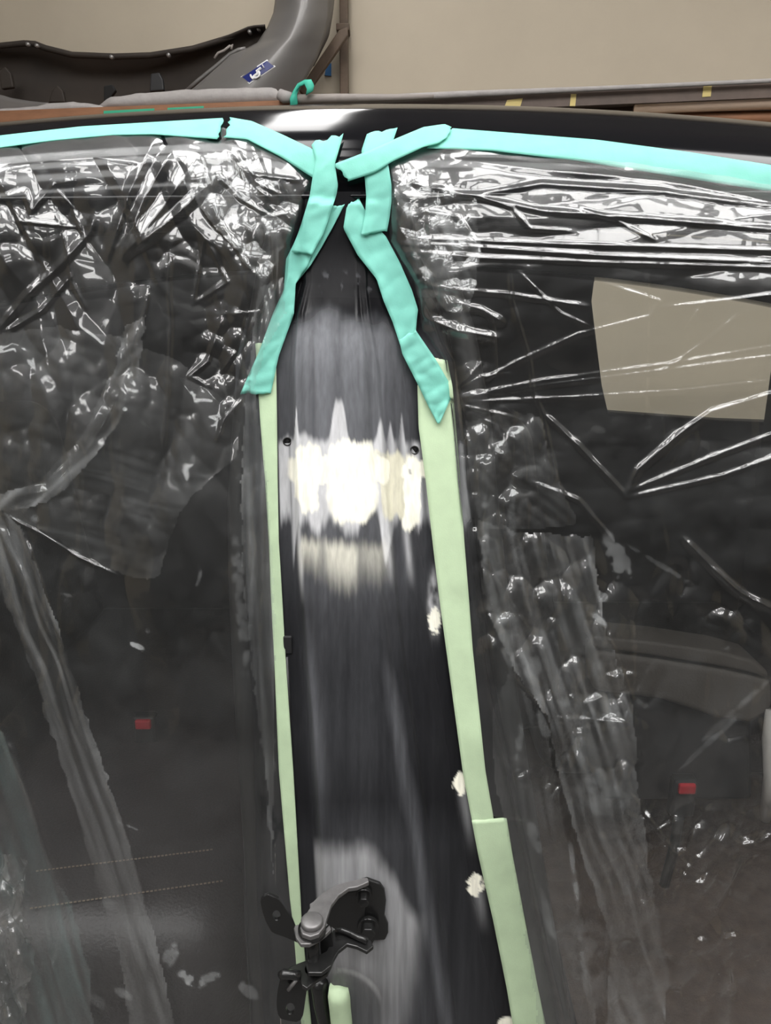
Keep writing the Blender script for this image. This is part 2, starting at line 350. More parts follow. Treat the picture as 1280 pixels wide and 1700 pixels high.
prof = .013*st(.085, .135) + .007*np.clip(1-((Wg-.42)/.33)**2, 0, 1)*st(.12, .2)
prof = prof - .003*st(.60, .70) - .003*st(.72, .745) - .0075*st(.78, 1.0) + .0012*np.exp(-((Wg-.135)/.02)**2) - .0008*np.exp(-((Wg-.66)/.015)**2)
prof = prof*(.35+.65*sstep(400, 620, Vg))
dish = np.exp(-(((Ug-560)/75)**2+((Vg-1690)/75)**2)**3)          # shallow pressed dish at the bottom
prof = prof - .008*dish + .0006*(fbm(Ug/60, Vg/240, 2)-.5)
prof = prof - .05*(sstep(-.17, -.30, Wg)+sstep(1.22, 1.32, Wg))  # edges roll into the door openings
d = ray(Ug, Vg); yy = yb - prof; t = (yy-CAM[1])/d[..., 1]
PIL = CAM + d*t[..., None]
pillar, _ = grid_obj('pillar', PIL, M_pillar, car)
PBVH = bvh_of(PIL[::2, ::2])
# ---- paint state of the pillar: masks for coats, sanded areas and painted highlights
U, V = Ug, Vg
def nz(x, y, s, n=3): return fbm(x, y, s, n)-.47
rag = 46*nz(U/11, V/400, 1) + 26*nz(U/4.5, V/300, 3)
rag2 = 30*nz(U/9, V/300, 5) + 18*nz(U/4, V/260, 4)
# sanded dull area
top = 528 + 50*nz(U/26, V/40, 2) - 14*np.cos((U-560)/45)
sc = sstep(-22, 34, V-top)
streak = .55 + .75*nz(U/16, V/420, 6) + .5*nz(U/5, V/300, 2)
vz = interp([(500, .3), (560, .92), (640, .76), (800, .6), (960, .42), (1020, .24), (1120, .15), (1240, .18), (1330, .10), (1400, .25), (1700, .3)], V)
scuff = sc*np.clip(vz*(.45+streak) + .35*np.exp(-((Wg-.14)/.05)**2)*sstep(1000, 1150, V)*(1-sstep(1250, 1400, V)), 0, 1)
scuff *= interp([(.0, .35), (.08, .5), (.14, 1), (.6, 1), (.78, .75), (.9, .5), (1, .25)], Wg)*(1-.35*sstep(.5, .8, Wg)*sstep(1000, 1200, V))
scuff = np.maximum(scuff, .55*np.exp(-((Wg-(.62+.0001*(V-1100)))/.05)**2)*sstep(1000, 1200, V)*(.4+1.2*nz(U/8, V/300, 1)+.4))
# light grey primer feathered around the filler
tongue = np.exp(-((U-563)/13)**4)*68 + np.exp(-((U-505)/14)**2)*14 + np.exp(-((U-632)/6)**2)*36 + np.exp(-((U-648)/4)**2)*36 + np.exp(-((U-667)/3.5)**2)*45 + np.exp(-((U-492)/2.5)**2)*50
pt = 728 - tongue + rag*.35
pb = 866 + rag*1.1 + 26*np.exp(-((U-527)/9)**2) + 14*np.exp(-((U-577)/14)**2) - 30*np.exp(-((U-615)/16)**2) + 75*np.exp(-((U-486)/5)**2) + 60*np.exp(-((U-640)/9)**2)
primer = sstep(0, 16, V-pt)*(1-sstep(-8, 22, V-pb))*sstep(.07, .1, Wg)*interp([(0, 1), (.72, 1), (.8, .7), (.85, .6), (.9, .9), (1, .95)], Wg)
primer *= np.clip(1-.75*sstep(.70, .76, Wg)*(np.sin(U/3.1+2*np.sin(V/90))*.5+.5), 0, 1)
prl = sstep(0, 18, V-(725+rag*.6))*(1-sstep(-10, 26, V-(850+60*nz(U/4, V/80, 1))))*sstep(0.0, .01, Wg)*(1-sstep(.07, .09, Wg))*.8     # left flange
primer = np.maximum(primer, prl)
smear = .85*sstep(0, 26, V-(890+rag2*.9))*(1-sstep(-30, 46, V-(938+rag2*1.3+18*np.exp(-((U-570)/24)**2)-14*np.exp(-((U-512)/12)**2))))*sstep(.10, .13, Wg)*(1-sstep(.62, .76, Wg))
smear *= interp([(488, .9), (497, .5), (503, .95), (524, .9), (536, .35), (545, .9), (588, .95), (597, .3), (610, .5), (640, .55), (660, .3)], U)
line = .9*np.exp(-((Wg-.125)/.012)**2)*sstep(840, 880, V)*(1-sstep(930, 1010, V))  # bright ridge highlight painted in as a pale streak
linr = .5*np.exp(-((U-(640+.09*(V-860)))/5)**2)*sstep(850, 880, V)*(1-sstep(920, 990, V))  # vertical highlights on the right curve, put into the colour
lin3 = .55*np.exp(-((U-(672+.10*(V-860)))/5)**2)*sstep(840, 870, V)*(1-sstep(920, 985, V))
lowr = 1392 + 120*sstep(600, 700, U)**1.3 + 26*nz(U/30, V/60, 5) + 10*nz(U/6, V/80, 2)
low = .60*sstep(-6, 40, V-lowr)*(1-sstep(-8, 34, U-(688-.13*np.clip(V-1500, 0, 400)+14*nz(V/60, U/20, 1))))*(1-.45*sstep(1520, 1720, V))*(.8+.8*nz(U/14, V/300, 4)+.1)*sstep(.08, .10, Wg)
low *= 1-.75*dish*sstep(-3, 3, 75-np.hypot(U-560, V-1690))
arc = .75*np.exp(-((np.hypot((U-560), (V-1690))-80)/7)**2)*(V < 1690)*(U > 560)*(1-sstep(615, 650, U))  # pale arc along the upper right rim of the dish
edge = sstep(.82, 1.0, Wg)
rsp = .8*np.exp(-(((U-722)/12)**2+((V-1000)/52)**2)**2)*(.35+nz(U/8, V/20, 3)*2+.4)
tail = .32*np.exp(-((U-(768+.16*(V-1300)))/9)**2)*sstep(1285, 1320, V)*(1-sstep(1330, 1430, V)) + .3*np.exp(-((U-(792+.16*(V-1470)))/9)**2)*sstep(1450, 1480, V)*(1-sstep(1480, 1560, V))
primer = np.clip(np.maximum.reduce([primer, line, linr, lin3, low, arc, rsp, tail]), 0, 1)  # also carries the highlights painted above
# cream filler
def blob(cx, cy, rx, ry, sx=1, k=2.0, s=0):
    q = (np.abs((U-cx+16*nz(U/22, V/30, s+1))/rx)**4 + np.abs((V-cy+.8*rag2*sx+14*nz(U/26, V/200, s))/ry)**4); return sstep(1.35, .62, q)
putty = np.maximum.reduce([blob(583, 800, 42, 68, 1.2), blob(511, 788, 19, 56, 1), .8*blob(540, 778, 60, 24, .6), .9*blob(684, 815, 15, 60, 1, s=2), .8*blob(690, 778, 22, 14, .4), .75*blob(632, 778, 12, 22, .3)])
putty *= 1-.8*sstep(4, 0, np.abs(U-684-4*np.sin(V/7)))*(np.abs(V-782) < 5)
putty = np.maximum(putty, np.clip(smear, 0, 1)*.75)
tanm = .9*np.maximum(blob(652, 800, 22, 56, 1.3), .7*blob(640, 770, 30, 22, .5))
chip = sstep(.25, .5, vn(U/3.5, V/4.5, 6)+.35)*np.maximum.reduce([sstep(1.2, .7, ((U-764)/11)**2+((V-1300+6*nz(U/6, V/6, 1))/19)**2 + 2.4*nz(U/7, V/7, 2)), sstep(1.2, .7, ((U-789)/13)**2+((V-1468)/18)**2 + 2.4*nz(U/7, V/7, 3)), .85*sstep(1.2, .7, ((U-722)/11)**2+((V-1030)/20)**2 + 1.6*nz(U/6, V/6, 4)), sstep(1.2, .7, ((U-842)/16)**2+((V-1700)/12)**2)])
putty = np.clip(np.maximum(putty, chip*.95), 0, 1)
matte = np.clip(np.maximum.reduce([.6*(1-sstep(470, 540, V))*sstep(.05, .12, Wg), sc*np.clip(.55+.4*streak, 0, 1)*(1-.75*edge), primer, putty]), 0, 1)
# smeary fingerprints in the gloss above
prints = .30*sstep(.56, .66, fbm(U/9, V/15, 3))*np.exp(-(((V-468)/16)**2)**2)*sstep(520, 540, U)*(1-sstep(620, 640, U))
for nm, val in (('scuff', np.clip(scuff+prints, 0, 1)), ('primer', primer), ('tan', tanm), ('putty', putty), ('matte', matte)): add_attr(pillar, nm, val)

def on_body(u, v, lift=.0008):
    """point on pillar or roof under a pixel, lifted a little toward the viewer; over the openings, on the flank"""
    h = cast(PBVH, u, v); s = cast(SIDE, u, v)
    if s is None: s = at_y(u, v, .25)
    p = s if (h is None or h[1] > s[1]+.012) else h
    if h is not None and v < 335 and s is not None: p = s
    dd = ray(u, v); return p - dd/np.linalg.norm(dd)*lift
# screw holes with a dark rim
for (u, v) in ((477, 733), (688, 747)):
    c = on_body(u, v, .0004); bm = bmesh.new(); b_tube(bm, [c+np.array([0, .006, 0]), c+np.array([0, .0001, .0])], .0034, 16); o = bm_obj('screw_hole', bm, M_hole, car, True)
    bm = bmesh.new(); ring = [c+np.array([.0036*math.cos(a), -.0003, .0036*math.sin(a)]) for a in np.linspace(0, 2*math.pi, 20)]; b_tube(bm, ring, .0007, 6, False); bm_obj('hole_rim', bm, M_rubber, o, True)
# small clip in the left step of the pillar
c = on_body(478, 1070, .001); bm = bmesh.new(); b_box(bm, c+np.array([-.004, -.002, -.009]), c+np.array([.004, .002, .009])); bm_obj('body_clip', bm, M_trim, car, bevel=.001)
# black channel in the left step
tube_obj('step_channel', [on_body(u, v, -.001) for u, v in ((476, 1090), (481, 1200), (486, 1300), (492, 1400))], .0022, M_rubber, car, 8)
# weather strips beside the pillar
def strip(name, pts, r, y, mat=M_rubber):
    p = resample(pts, 60); P = [cast(SIDE, a, b)+np.array([0, y, 0]) for a, b in p]; return tube_obj(name, P, r, mat, car, 12)
strip('weather_strip', [(470, 345), (440, 440), (420, 560), (398, 690), (388, 860), (390, 1000), (400, 1200), (415, 1450), (430, 1800)], .013, .035)
strip('weather_strip', [(690, 345), (735, 440), (775, 560), (800, 700), (815, 860), (830, 1000), (850, 1200), (890, 1450), (950, 1800)], .013, .035)
strip('seal_edge', [(455, 900), (452, 1100), (455, 1300), (458, 1500), (466, 1700), (470, 1800)], .002, .002, M_greytube)
# inner pillar trim between the strips, and roof-side inner rail
PI = np.zeros((30, 12, 3))
for i, v in enumerate(np.linspace(330, 1800, 30)):
    a, b = interp([(330, 455), (700, 415), (1000, 405), (1800, 440)], v), interp([(330, 700), (700, 800), (1000, 850), (1800, 960)], v)
    for j, q in enumerate(np.linspace(0, 1, 12)):
        p = cast(SIDE, a+(b-a)*q, v); PI[i, j] = p + np.array([0, .07+.03*math.sin(math.pi*q), 0])
grid_obj('pillar_trim', PI, M_trim, car)

# ---- far side: door panel and window, floor pan, sill
FY = 1.30
def far_poly(pts): return [at_y(u, v, FY) for u, v in pts]
win = [(983, 500), (987, 468), (1000, 450), (1030, 442), (1100, 448), (1180, 460), (1290, 478), (1400, 505), (1500, 550), (1560, 620), (1560, 700), (1400, 705), (1200, 698), (1010, 684), (1000, 640), (990, 560)]
n = len(win); ctr = np.array([1230, 580.])
outer = [(640, 450), (640, 430), (700, 410), (850, 395), (1000, 390), (1200, 390), (1500, 390), (1700, 400), (1900, 430), (1900, 600), (1900, 1200), (1600, 1300), (1200, 1300), (800, 1300), (640, 1100), (640, 700)]
bm = bmesh.new(); b_ring_plate(bm, far_poly(outer), far_poly(win), (0, .05, 0)); bm_obj('far_door', bm, M_trim, car, bevel=.006)
mesh_obj('window_pane', [p+np.array([0, .02, 0]) for p in far_poly(win)], [list(range(n))], M_glass, car)
bm = bmesh.new(); b_box(bm, (-1, FY, .3), (at_y(640, 600, FY)[0], FY+.05, 1.47)); bm_obj('far_door', bm, M_trim, car)
bm = bmesh.new(); b_box(bm, (-1, .05, .27), (1, FY, .33)); bm_obj('floor_pan', bm, M_carpet, car)
bm = bmesh.new(); b_box(bm, (-1, .0, .22), (1, .12, .36)); bm_obj('sill', bm, M_black, car, bevel=.03, seg=4)
for nm, x in (('dash_panel', .98), ('rear_panel', -1.0)):
    bm = bmesh.new(); b_box(bm, (x, .1, .3), (x+.02, FY, 1.45)); bm_obj(nm, bm, M_trim, car)

# ================================================================== interior things
def soft_box(name, lo, hi, mat, parent=None, r=.04, rot=None):
    bm = bmesh.new(); c = (np.array(lo)+np.array(hi))/2; h = (np.array(hi)-np.array(lo))/2
    b_box(bm, -h, h); o = bm_obj(name, bm, mat, None, True); o.location = c
    if rot: o.rotation_euler = rot
    if parent:
        o.location = Vector(c)-parent.location; o.parent = parent
    b = o.modifiers.new('bevel', 'BEVEL'); b.width = r; b.segments = 5
    return o
# rear bench (left door opening): cushion with piped stitching and a backrest
rs = empty('rear_seat', (-.6, .6, .33)); tag(rs, 'dark leather rear seat bench behind the left plastic sheet', 'seat')
ce = at_z(392, 1460, .60)
soft_box('seat_cushion', (-.78, .12, .34), (ce[0]+.02, 1.2, .62), M_leather, rs, .07)
soft_box('backrest', (-.98, .14, .45), (-.74, 1.2, 1.15), M_leather, rs, .08, (0, -.12, 0))
for (u0, v0, u1, v1) in ((60, 1446, 355, 1410), (50, 1508, 372, 1462)):
    A = at_z(u0, v0, .622); B = at_z(u1, v1, .622); n_ = 46
    bm = bmesh.new()
    for k in range(n_):
        a = A+(B-A)*(k/n_); b = A+(B-A)*((k+.62)/n_); b_tube(bm, [a, b], .0011, 5)
    o = bm_obj('stitching', bm, M_thread, rs)
# far front seat, dark, seen through the right sheet
fs = empty('front_seat', (.45, 1.0, .33)); tag(fs, 'dark front seat on the far side behind the right plastic sheet', 'seat')
soft_box('seat_cushion', (.34, .80, .34), (.92, 1.24, .62), M_leather, fs, .07)
soft_box('backrest', (.17, .80, .45), (.35, 1.24, 1.16), M_leather, fs, .07, (0, -.18, 0))
soft_box('headrest', (.12, .90, 1.20), (.23, 1.14, 1.36), M_leather, fs, .045, (0, -.1, 0))
for yy_ in (.97, 1.07): tube_obj('headrest_post', [(.19, yy_, 1.08), (.175, yy_, 1.24)], .007, M_dull, fs, 8)
# grey padded armrest on the console
ar = empty('armrest', at_y(1150, 1130, .52)); tag(ar, 'grey padded armrest with a dark seam behind the right plastic sheet', 'armrest')
def along(pa, pb, y, name, mat, h0, dep):
    pass
def arm_slab(name, top, bot, y, dep, mat, r):
    poly = [at_y(u, v, y) for u, v in top] + [at_y(u, v, y) for u, v in bot[::-1]]
    bm = bmesh.new(); b_prism(bm, poly, (0, dep, 0)); return bm_obj(name, bm, mat, ar, True, r, 4)
arm_slab('armrest_lid', [(985, 1056), (1100, 1068), (1200, 1083), (1255, 1098), (1276, 1116)], [(985, 1076), (1100, 1092), (1200, 1108), (1255, 1120), (1277, 1128)], .50, .07, M_greyv, .012)
arm_slab('armrest_base', [(985, 1078), (1100, 1094), (1200, 1110), (1255, 1122), (1283, 1130)], [(985, 1150), (1100, 1165), (1190, 1195), (1250, 1205), (1285, 1180)], .505, .065, M_greyv, .014)
arm_slab('console', [(1000, 1150), (1100, 1160), (1190, 1185), (1250, 1195)], [(1000, 1330), (1100, 1330), (1190, 1330), (1250, 1330)], .53, .15, M_trim, .01)
# light object whose edge shows below the armrest: grip of the hand brake
hb = tag(tube_obj('brake_lever', [at_y(1290, 1180, .5), at_y(1284, 1230, .49), at_y(1280, 1290, .49), at_y(1270, 1360, .5)], [.018, .018, .012, .009], simple('pale_plastic', (.55, .53, .5), .4)), 'pale lever at the right edge under the grey armrest', 'lever')
# seat belt buckles with red buttons
def buckle(u, v, y, label):
    c = at_y(u, v, y); e = empty('seat_belt_buckle', c); tag(e, label, 'buckle')
    M_ = np.array
    bm = bmesh.new(); b_box(bm, c+M_([-.020, .002, -.055]), c+M_([.020, .026, .016])); bm_obj('buckle_body', bm, M_rubber, e, bevel=.005)
    bm = bmesh.new(); b_box(bm, c+M_([-.014, -.004, -.006]), c+M_([.014, .006, .012])); bm_obj('release_button', bm, M_red, e, bevel=.003)
    tube_obj('buckle_stalk', [c+M_([0, .014, -.05]), c+M_([.005, .03, -.14]), c+M_([.01, .06, -.24])], .009, M_rubber, e, 8)
buckle(238, 1205, .54, 'seat belt buckle with red button behind the left plastic sheet')
buckle(1140, 1312, .42, 'seat belt buckle with red button below the armrest behind the right sheet')

# ================================================================== back wall: shelf, bumper, pipes
SC = 1.98                                    # front of the shelf: y + WS*x
shelf = empty('wall_shelf', at_w(300, 190, SC)); tag(shelf, 'long wooden shelf on the back wall above the car roof, on a rusty upright', 'shelf')
def wprism(name, px, c, dep, mat, parent, bevel=.0):
    poly = [at_w(u, v, c) for u, v in px]; bm = bmesh.new(); b_prism(bm, poly, (0, dep, 0)); return bm_obj(name, bm, mat, parent, bevel=bevel)
wprism('board', [(-400, 192), (0, 184), (480, 166), (480, 196), (0, 216), (-400, 226)], SC, .33, M_wood, shelf)
wprism('board', [(480, 168), (760, 158), (1280, 138), (1700, 122), (1700, 146), (1280, 162), (760, 184), (480, 196)], SC+.01, .32, M_brown, shelf)
wprism('upright', [(563, -120), (577, -120), (578, 158), (564, 158)], WC-.06, .05, M_rust, shelf, .004)
wprism('collar', [(558, 38), (580, 38), (580, 50), (558, 50)], WC-.075, .07, M_rust, shelf, .003)
wprism('brace', [(562, 50), (577, 44), (578, 58), (520, 140), (505, 158), (496, 150), (520, 112)], WC-.14, .03, M_rust, shelf, .004)
# pale edge strip lying along the right board
tag(tube_obj('edge_strip', [at_w(u, v, SC-.01) for u, v in ((520, 167), (640, 164), (760, 157), (1000, 147), (1280, 134), (1700, 118))], [.013, .012, .010, .007, .006, .006], M_foam), 'thin grey padded edge strip along the right half of the shelf', 'strip')
cu = tube_obj('copper_tube', [at_w(u, v, SC+.05) for u, v in ((1052, 174), (1280, 166), (1600, 156))], .026, M_copper); tag(cu, 'shiny copper tube under the right end of the shelf', 'tube')
wprism('support_strip', [(480, 196), (800, 178), (1050, 168), (1050, 196), (800, 215), (480, 216)], SC+.06, .2, simple('shelf_underside', (.07, .04, .025), .7, noise=.3), shelf)
tag(tube_obj('brown_rail', [at_w(u, v, SC+.08) for u, v in ((1000, 196), (1280, 196), (1600, 190))], .02, M_wood), 'brown wooden rail below the copper tube at the right', 'rail')
for k, (px, lb) in enumerate((([(842, 166), (868, 163), (864, 176), (838, 176)], 'yellow tape scrap on the shelf edge, leftmost of three'),
                    ([(948, 156), (957, 156), (955, 176), (946, 176)], 'yellow tape scrap on the shelf edge, narrow middle one of three'),
                    ([(1168, 143), (1182, 142), (1180, 160), (1166, 161)], 'yellow tape scrap on the shelf edge above the copper tube'))):
    tag(wprism('tape_scrap', px, SC+.008, .003, M_yellow, None), lb, 'tape', 'yellow tape scraps on the shelf')
tag(wprism('tape_scrap', [(542, 105), (550, 105), (550, 126), (539, 125)], WC-.006, .004, M_bluet, None), 'small blue tape scrap on the wall beside the rusty upright', 'tape')
tag(wprism('tape_strip', [(172, 184), (256, 180), (256, 187), (172, 192)], SC-.004, .003, M_green, None), 'green tape strip on the shelf front, longer left one', 'tape')
tag(wprism('tape_strip', [(278, 179), (338, 176), (338, 183), (278, 186)], SC-.004, .003, M_green, None), 'green tape strip on the shelf front, shorter right one', 'tape')
# foam pads lying on the shelf edge
def pad(name, topl, botl, label):
    T = resample(topl, 40); B = resample(botl, 40); m = 12; P = np.zeros((40, m+1, 3))
    for i in range(40):
        for j in range(m+1):
            q = j/m; u, v = T[i]*(1-q)+B[i]*q; bulge = .022*math.sin(math.pi*min(1, q*.9+.1))**.6*(min(1, i/3, (39-i)/3)*.7+.3)
            P[i, j] = at_w(u, v+ (1.6*(vn(i*.6, j*.3, 3)-.5) if j < 3 else 0), SC+.03-bulge)
    o, _ = grid_obj(name, P, M_foam); s = o.modifiers.new('solid', 'SOLIDIFY'); s.thickness = .010; s.offset = 1
    return tag(o, label, 'foam pad')
pad('foam_pad', [(-60, 181), (0, 180), (50, 178), (80, 172), (120, 169), (150, 172), (176, 176)], [(-60, 191), (0, 190), (60, 189), (120, 187), (176, 183)], 'low grey foam pad on the far left of the shelf')
pad('foam_pad', [(164, 176), (180, 162), (230, 155), (310, 149), (400, 146), (456, 145), (466, 156), (472, 168)], [(168, 181), (230, 181), (310, 177), (400, 174), (450, 172), (472, 171)], 'long grey foam pad in front of the bumper on the shelf')
tag(tube_obj('foam_roll', [at_w(u, v, SC-.02) for u, v in ((463, 156), (472, 161), (484, 162))], [.016, .019, .015], M_foam), 'stubby foam roll end beside the green tape wrap', 'foam roll')
tag(tube_obj('grey_pipe', [at_w(u, v, SC-.02) for u, v in ((486, 165), (560, 163), (660, 162), (720, 160))], [.014, .013, .010, .005], M_greytube), 'thin grey pipe on the shelf right of the green tape wrap', 'pipe')
wr = [at_w(u, v, SC-.04) for u, v in ((488, 175), (487, 160), (492, 148), (502, 140), (512, 138), (516, 146), (514, 155))]
bm = bmesh.new()
va = [(bm.verts.new(Vector(p)+Vector((-.011, 0, -.006))), bm.verts.new(Vector(p)+Vector((.011, .0, .006)))) for p in wr]
for a, b in zip(va[:-1], va[1:]): bm.faces.new((a[0], a[1], b[1], b[0]))
o = bm_obj('tape_wrap', bm, simple('teal_wrap', (.06, .5, .36), .6), None, True); s = o.modifiers.new('solid', 'SOLIDIFY'); s.thickness = .012
tag(o, 'bright green tape wrap hooked around the pipe on the shelf', 'tape')

# bumper cover standing on the shelf
bc = empty('bumper_cover', at_w(300, 160, SC+.15)); tag(bc, 'silver car bumper cover standing on the shelf, dark inner side towards the camera', 'bumper')
def loft(name, ea, eb, nA, nB, cfun, mat, parent, thick=.006):
    A = resample(ea, nA); B = resample(eb, nA); P = np.zeros((nA, nB, 3))
    for i in range(nA):
        for j in range(nB):
            q = j/(nB-1); u, v = A[i]*(1-q)+B[i]*q; P[i, j] = at_w(u, v, cfun(i/(nA-1), q))
    o, _ = grid_obj(name, P, mat, parent)
    if thick: s = o.modifiers.new('solid', 'SOLIDIFY'); s.thickness = thick; s.offset = 0
    return o
loft('inner_shell', [(-120, 78), (0, 73), (32, 70), (46, 67), (58, 69), (76, 76), (120, 87), (190, 90), (250, 88), (320, 77), (380, 59), (415, 44), (440, 42)],
     [(-120, 190), (0, 185), (60, 185), (120, 185), (200, 185), (280, 182), (330, 172), (380, 140), (420, 100), (445, 70)], 60, 16,
     lambda s, q: SC+.24 - .12*(2*abs(s-.45))**2*.6 + .05*math.sin(math.pi*q), M_inner, bc)
# rolled upper flange of the inner shell
tube_obj('upper_flange', [at_w(u, v+3, SC+.2) for u, v in ((-120, 78), (0, 73), (40, 69), (58, 70), (76, 77), (120, 88), (190, 91), (250, 89), (320, 78), (380, 60), (415, 46), (438, 45))], .010, M_inner, bc, 8)
skin = loft('outer_skin', [(462, -130), (460, -40), (458, 0), (455, 22), (445, 46), (428, 72), (405, 84), (360, 118), (318, 152), (300, 175)],
     [(552, -130), (549, -40), (546, 0), (545, 30), (538, 62), (526, 95), (508, 130), (494, 152), (488, 165), (484, 178)], 60, 24,
     lambda s, q: SC+.16 - .09*math.sin(math.pi*min(1, q*.95+.03)) - .03*s, M_silver, bc)
loft('side_return', [(524, -130), (522, -20), (520, 20), (512, 60), (500, 95)], [(560, -130), (556, -20), (552, 20), (545, 60), (520, 110)], 30, 8, lambda s, q: SC+.10+.12*q, M_silver, bc)
tube_obj('bright_edge', [at_w(u, v, SC+.14) for u, v in ((306, 154), (330, 133), (360, 109), (382, 90), (396, 83), (408, 81))], .007, M_silver, bc, 8)
loft('edge_lip', [(300, 165), (330, 140), (362, 112), (384, 92), (405, 84)], [(335, 165), (352, 150), (380, 128), (402, 108), (425, 88)], 30, 8, lambda s, q: SC+.125-.03*q, M_silver, bc)
for u, v in ((45, 73), (60, 75), (184, 94), (279, 91), (414, 52), (429, 47)):
    c = at_w(u, v, SC+.17); tube_obj('mounting_hole', [c, c+np.array([0, .02, 0])], .0065, M_dull, bc, 10)
wprism('clip', [(250, 122), (264, 120), (270, 132), (272, 150), (248, 152)], SC+.17, .02, M_trim, bc, .004)
wprism('clip', [(172, 142), (186, 140), (192, 150), (178, 168), (172, 168)], SC+.17, .02, M_hole, bc, .004)
wprism('clip', [(86, 150), (95, 141), (104, 150), (108, 170), (80, 170)], SC+.17, .02, M_inner, bc, .004)
wprism('clip', [(-2, 118), (8, 110), (18, 122), (22, 145), (2, 148)], SC+.17, .02, M_inner, bc, .004)
tube_obj('wire_clip', [at_w(u, v, SC+.13) for u, v in ((356, 97), (362, 88), (372, 84), (382, 76), (386, 74), (384, 82))], .004, M_greytube, bc, 6)
loft('lower_lip', [(-60, 152), (0, 157), (20, 163), (50, 168), (80, 171)], [(-60, 190), (0, 190), (20, 190), (50, 188), (80, 186)], 20, 5, lambda s, q: SC+.12, M_silver, bc)
# accessibility sticker on the silver skin: white border, blue field, seated figure with wheel
SKB = BVHTree.FromPolygons([tuple(q.co) for q in skin.data.vertices], [tuple(q.vertices) for q in skin.data.polygons])
def sk(a, b, c):                              # a along the long side, b across, both -1..1
    p0, pa, pb = np.array([428.5, 119]), np.array([22, -14.5]), np.array([7.2, 5.8])
    u, v = p0+pa*a+pb*b; h = SKB.ray_cast(Vector(CAM), Vector(ray(u, v)).normalized(), 9)[0]; dd = ray(u, v)
    return np.array(h)-dd/np.linalg.norm(dd)*(.005+c)
def sk_poly(name, pts, c, mat, parent): 
    bm = bmesh.new(); b_prism(bm, [sk(a, b, c) for a, b in pts], (0, .0015, 0)); return bm_obj(name, bm, mat, parent)
stk = sk_poly('sticker', [(-1, -1), (1, -1), (1, 1), (-1, 1)], 0, M_white, bc)
sk_poly('sticker_field', [(-.93, -.80), (.93, -.80), (.93, .80), (-.93, .80)], .0015, M_blue, stk)
bm = bmesh.new()
arcp = [(-.28+.34*math.cos(a)*.8, .18+.62*math.sin(a)) for a in np.linspace(-.6, 4.0, 18)]
b_tube(bm, [sk(a, b, .004) for a, b in arcp], .0032, 6)
b_tube(bm, [sk(.32, -.3, .004), sk(-.05, -.22, .004), sk(-.12, .25, .004), sk(-.42, .3, .004), sk(-.62, .55, .004)][::-1], .004, 6)
b_tube(bm, [sk(.05, .0, .004), sk(.0, .42, .004)], .0032, 6)
b_tube(bm, [sk(.47, -.32, .004), sk(.52, -.33, .004)], .0065, 8)
bm_obj('wheelchair_symbol', bm, M_white, stk)

# ================================================================== masking tape
def tape(name, ea, eb, label, mat=M_teal, lift=.0015, n=36, m=9, crinkle=.0012, ragged=(2.5, 2.5), seed=0, cat='tape', group=None):
    A = resample(ea, n); B = resample(eb, n); P = np.zeros((n, m, 3))
    for i in range(n):
        for j in range(m):
            q = j/(m-1); u, v = A[i]*(1-q)+B[i]*q
            tdir = (A[min(i+1, n-1)]+B[min(i+1, n-1)]-A[max(i-1, 0)]-B[max(i-1, 0)]); tdir = tdir/(np.linalg.norm(tdir)+1e-9)
            if i == 0: u, v = np.array([u, v]) + tdir*ragged[0]*(vn(j*1.1, seed*3.3, 2)*2-1)
            if i == n-1: u, v = np.array([u, v]) + tdir*ragged[1]*(vn(j*1.1, seed*5.3+9, 4)*2-1)
            P[i, j] = on_body(u, v, lift + crinkle*max(0, float(pillow(np.array([i*.22+seed*3.1]), np.array([j*.3+i*.1]), seed % 5)[0])+.25))
    # keep neighbours from jumping between surfaces: relax the depth along the view
    D = np.linalg.norm(P-CAM, axis=2); Dir = (P-CAM)/D[..., None]
    for _ in range(3):
        E = D.copy(); E[1:-1] = (D[:-2]+D[1:-1]*2+D[2:])/4; E[:, 1:-1] = (E[:, :-2]+E[:, 1:-1]*2+E[:, 2:])/4; D = np.minimum(D, E+.0004)
    P = CAM + Dir*D[..., None]
    o, _ = grid_obj(name, P, mat); s = o.modifiers.new('solid', 'SOLIDIFY'); s.thickness = .0003; s.offset = 0
    return tag(o, label, cat, group)
GT = 'teal masking tape strips'; GP = 'pale green masking tape strips'
P1 = tape('masking_tape', [(424, 570), (432, 700), (440, 800), (446, 900), (450, 1000), (455, 1090), (463, 1280), (481, 1490), (486, 1530), (500, 1700), (508, 1790)],
     [(458, 570), (460, 700), (461, 800), (463, 900), (469, 1000), (474, 1090), (487, 1280), (499, 1490), (501, 1530), (517, 1700), (525, 1790)], 'long pale green tape strip down the left edge of the pillar', M_pale, .002, 120, 7, .0008, (1, 1), 1, group=GP)
P2 = tape('masking_tape', [(722, 594), (693, 640), (695, 710), (707, 800), (718, 900), (730, 1000), (741, 1080), (768, 1280), (780, 1345), (788, 1384)],
     [(742, 598), (751, 640), (758, 720), (764, 800), (771, 900), (779, 1000), (785, 1080), (806, 1280), (819, 1355), (822, 1386)], 'pale green tape strip down the right edge of the pillar, upper one', M_pale, .0022, 90, 9, .001, (1, 1), 2, group=GP)
P3 = tape('masking_tape', [(783, 1362), (794, 1420), (819, 1530), (841, 1640), (851, 1700), (868, 1790)],
     [(841, 1358), (851, 1420), (872, 1530), (893, 1640), (906, 1700), (925, 1790)], 'wider pale green tape strip at the bottom right of the pillar', M_pale, .0032, 60, 9, .001, (1, 1), 3, group=GP)
tape('masking_tape', [(-300, 262), (-60, 233), (0, 225), (135, 210), (250, 203), (369, 196)], [(-300, 284), (-60, 252), (0, 245), (90, 233), (188, 224), (255, 223), (362, 231)], 'long teal tape along the roof edge, left half', lift=.004, n=80, ragged=(1, 4), seed=1, group=GT)
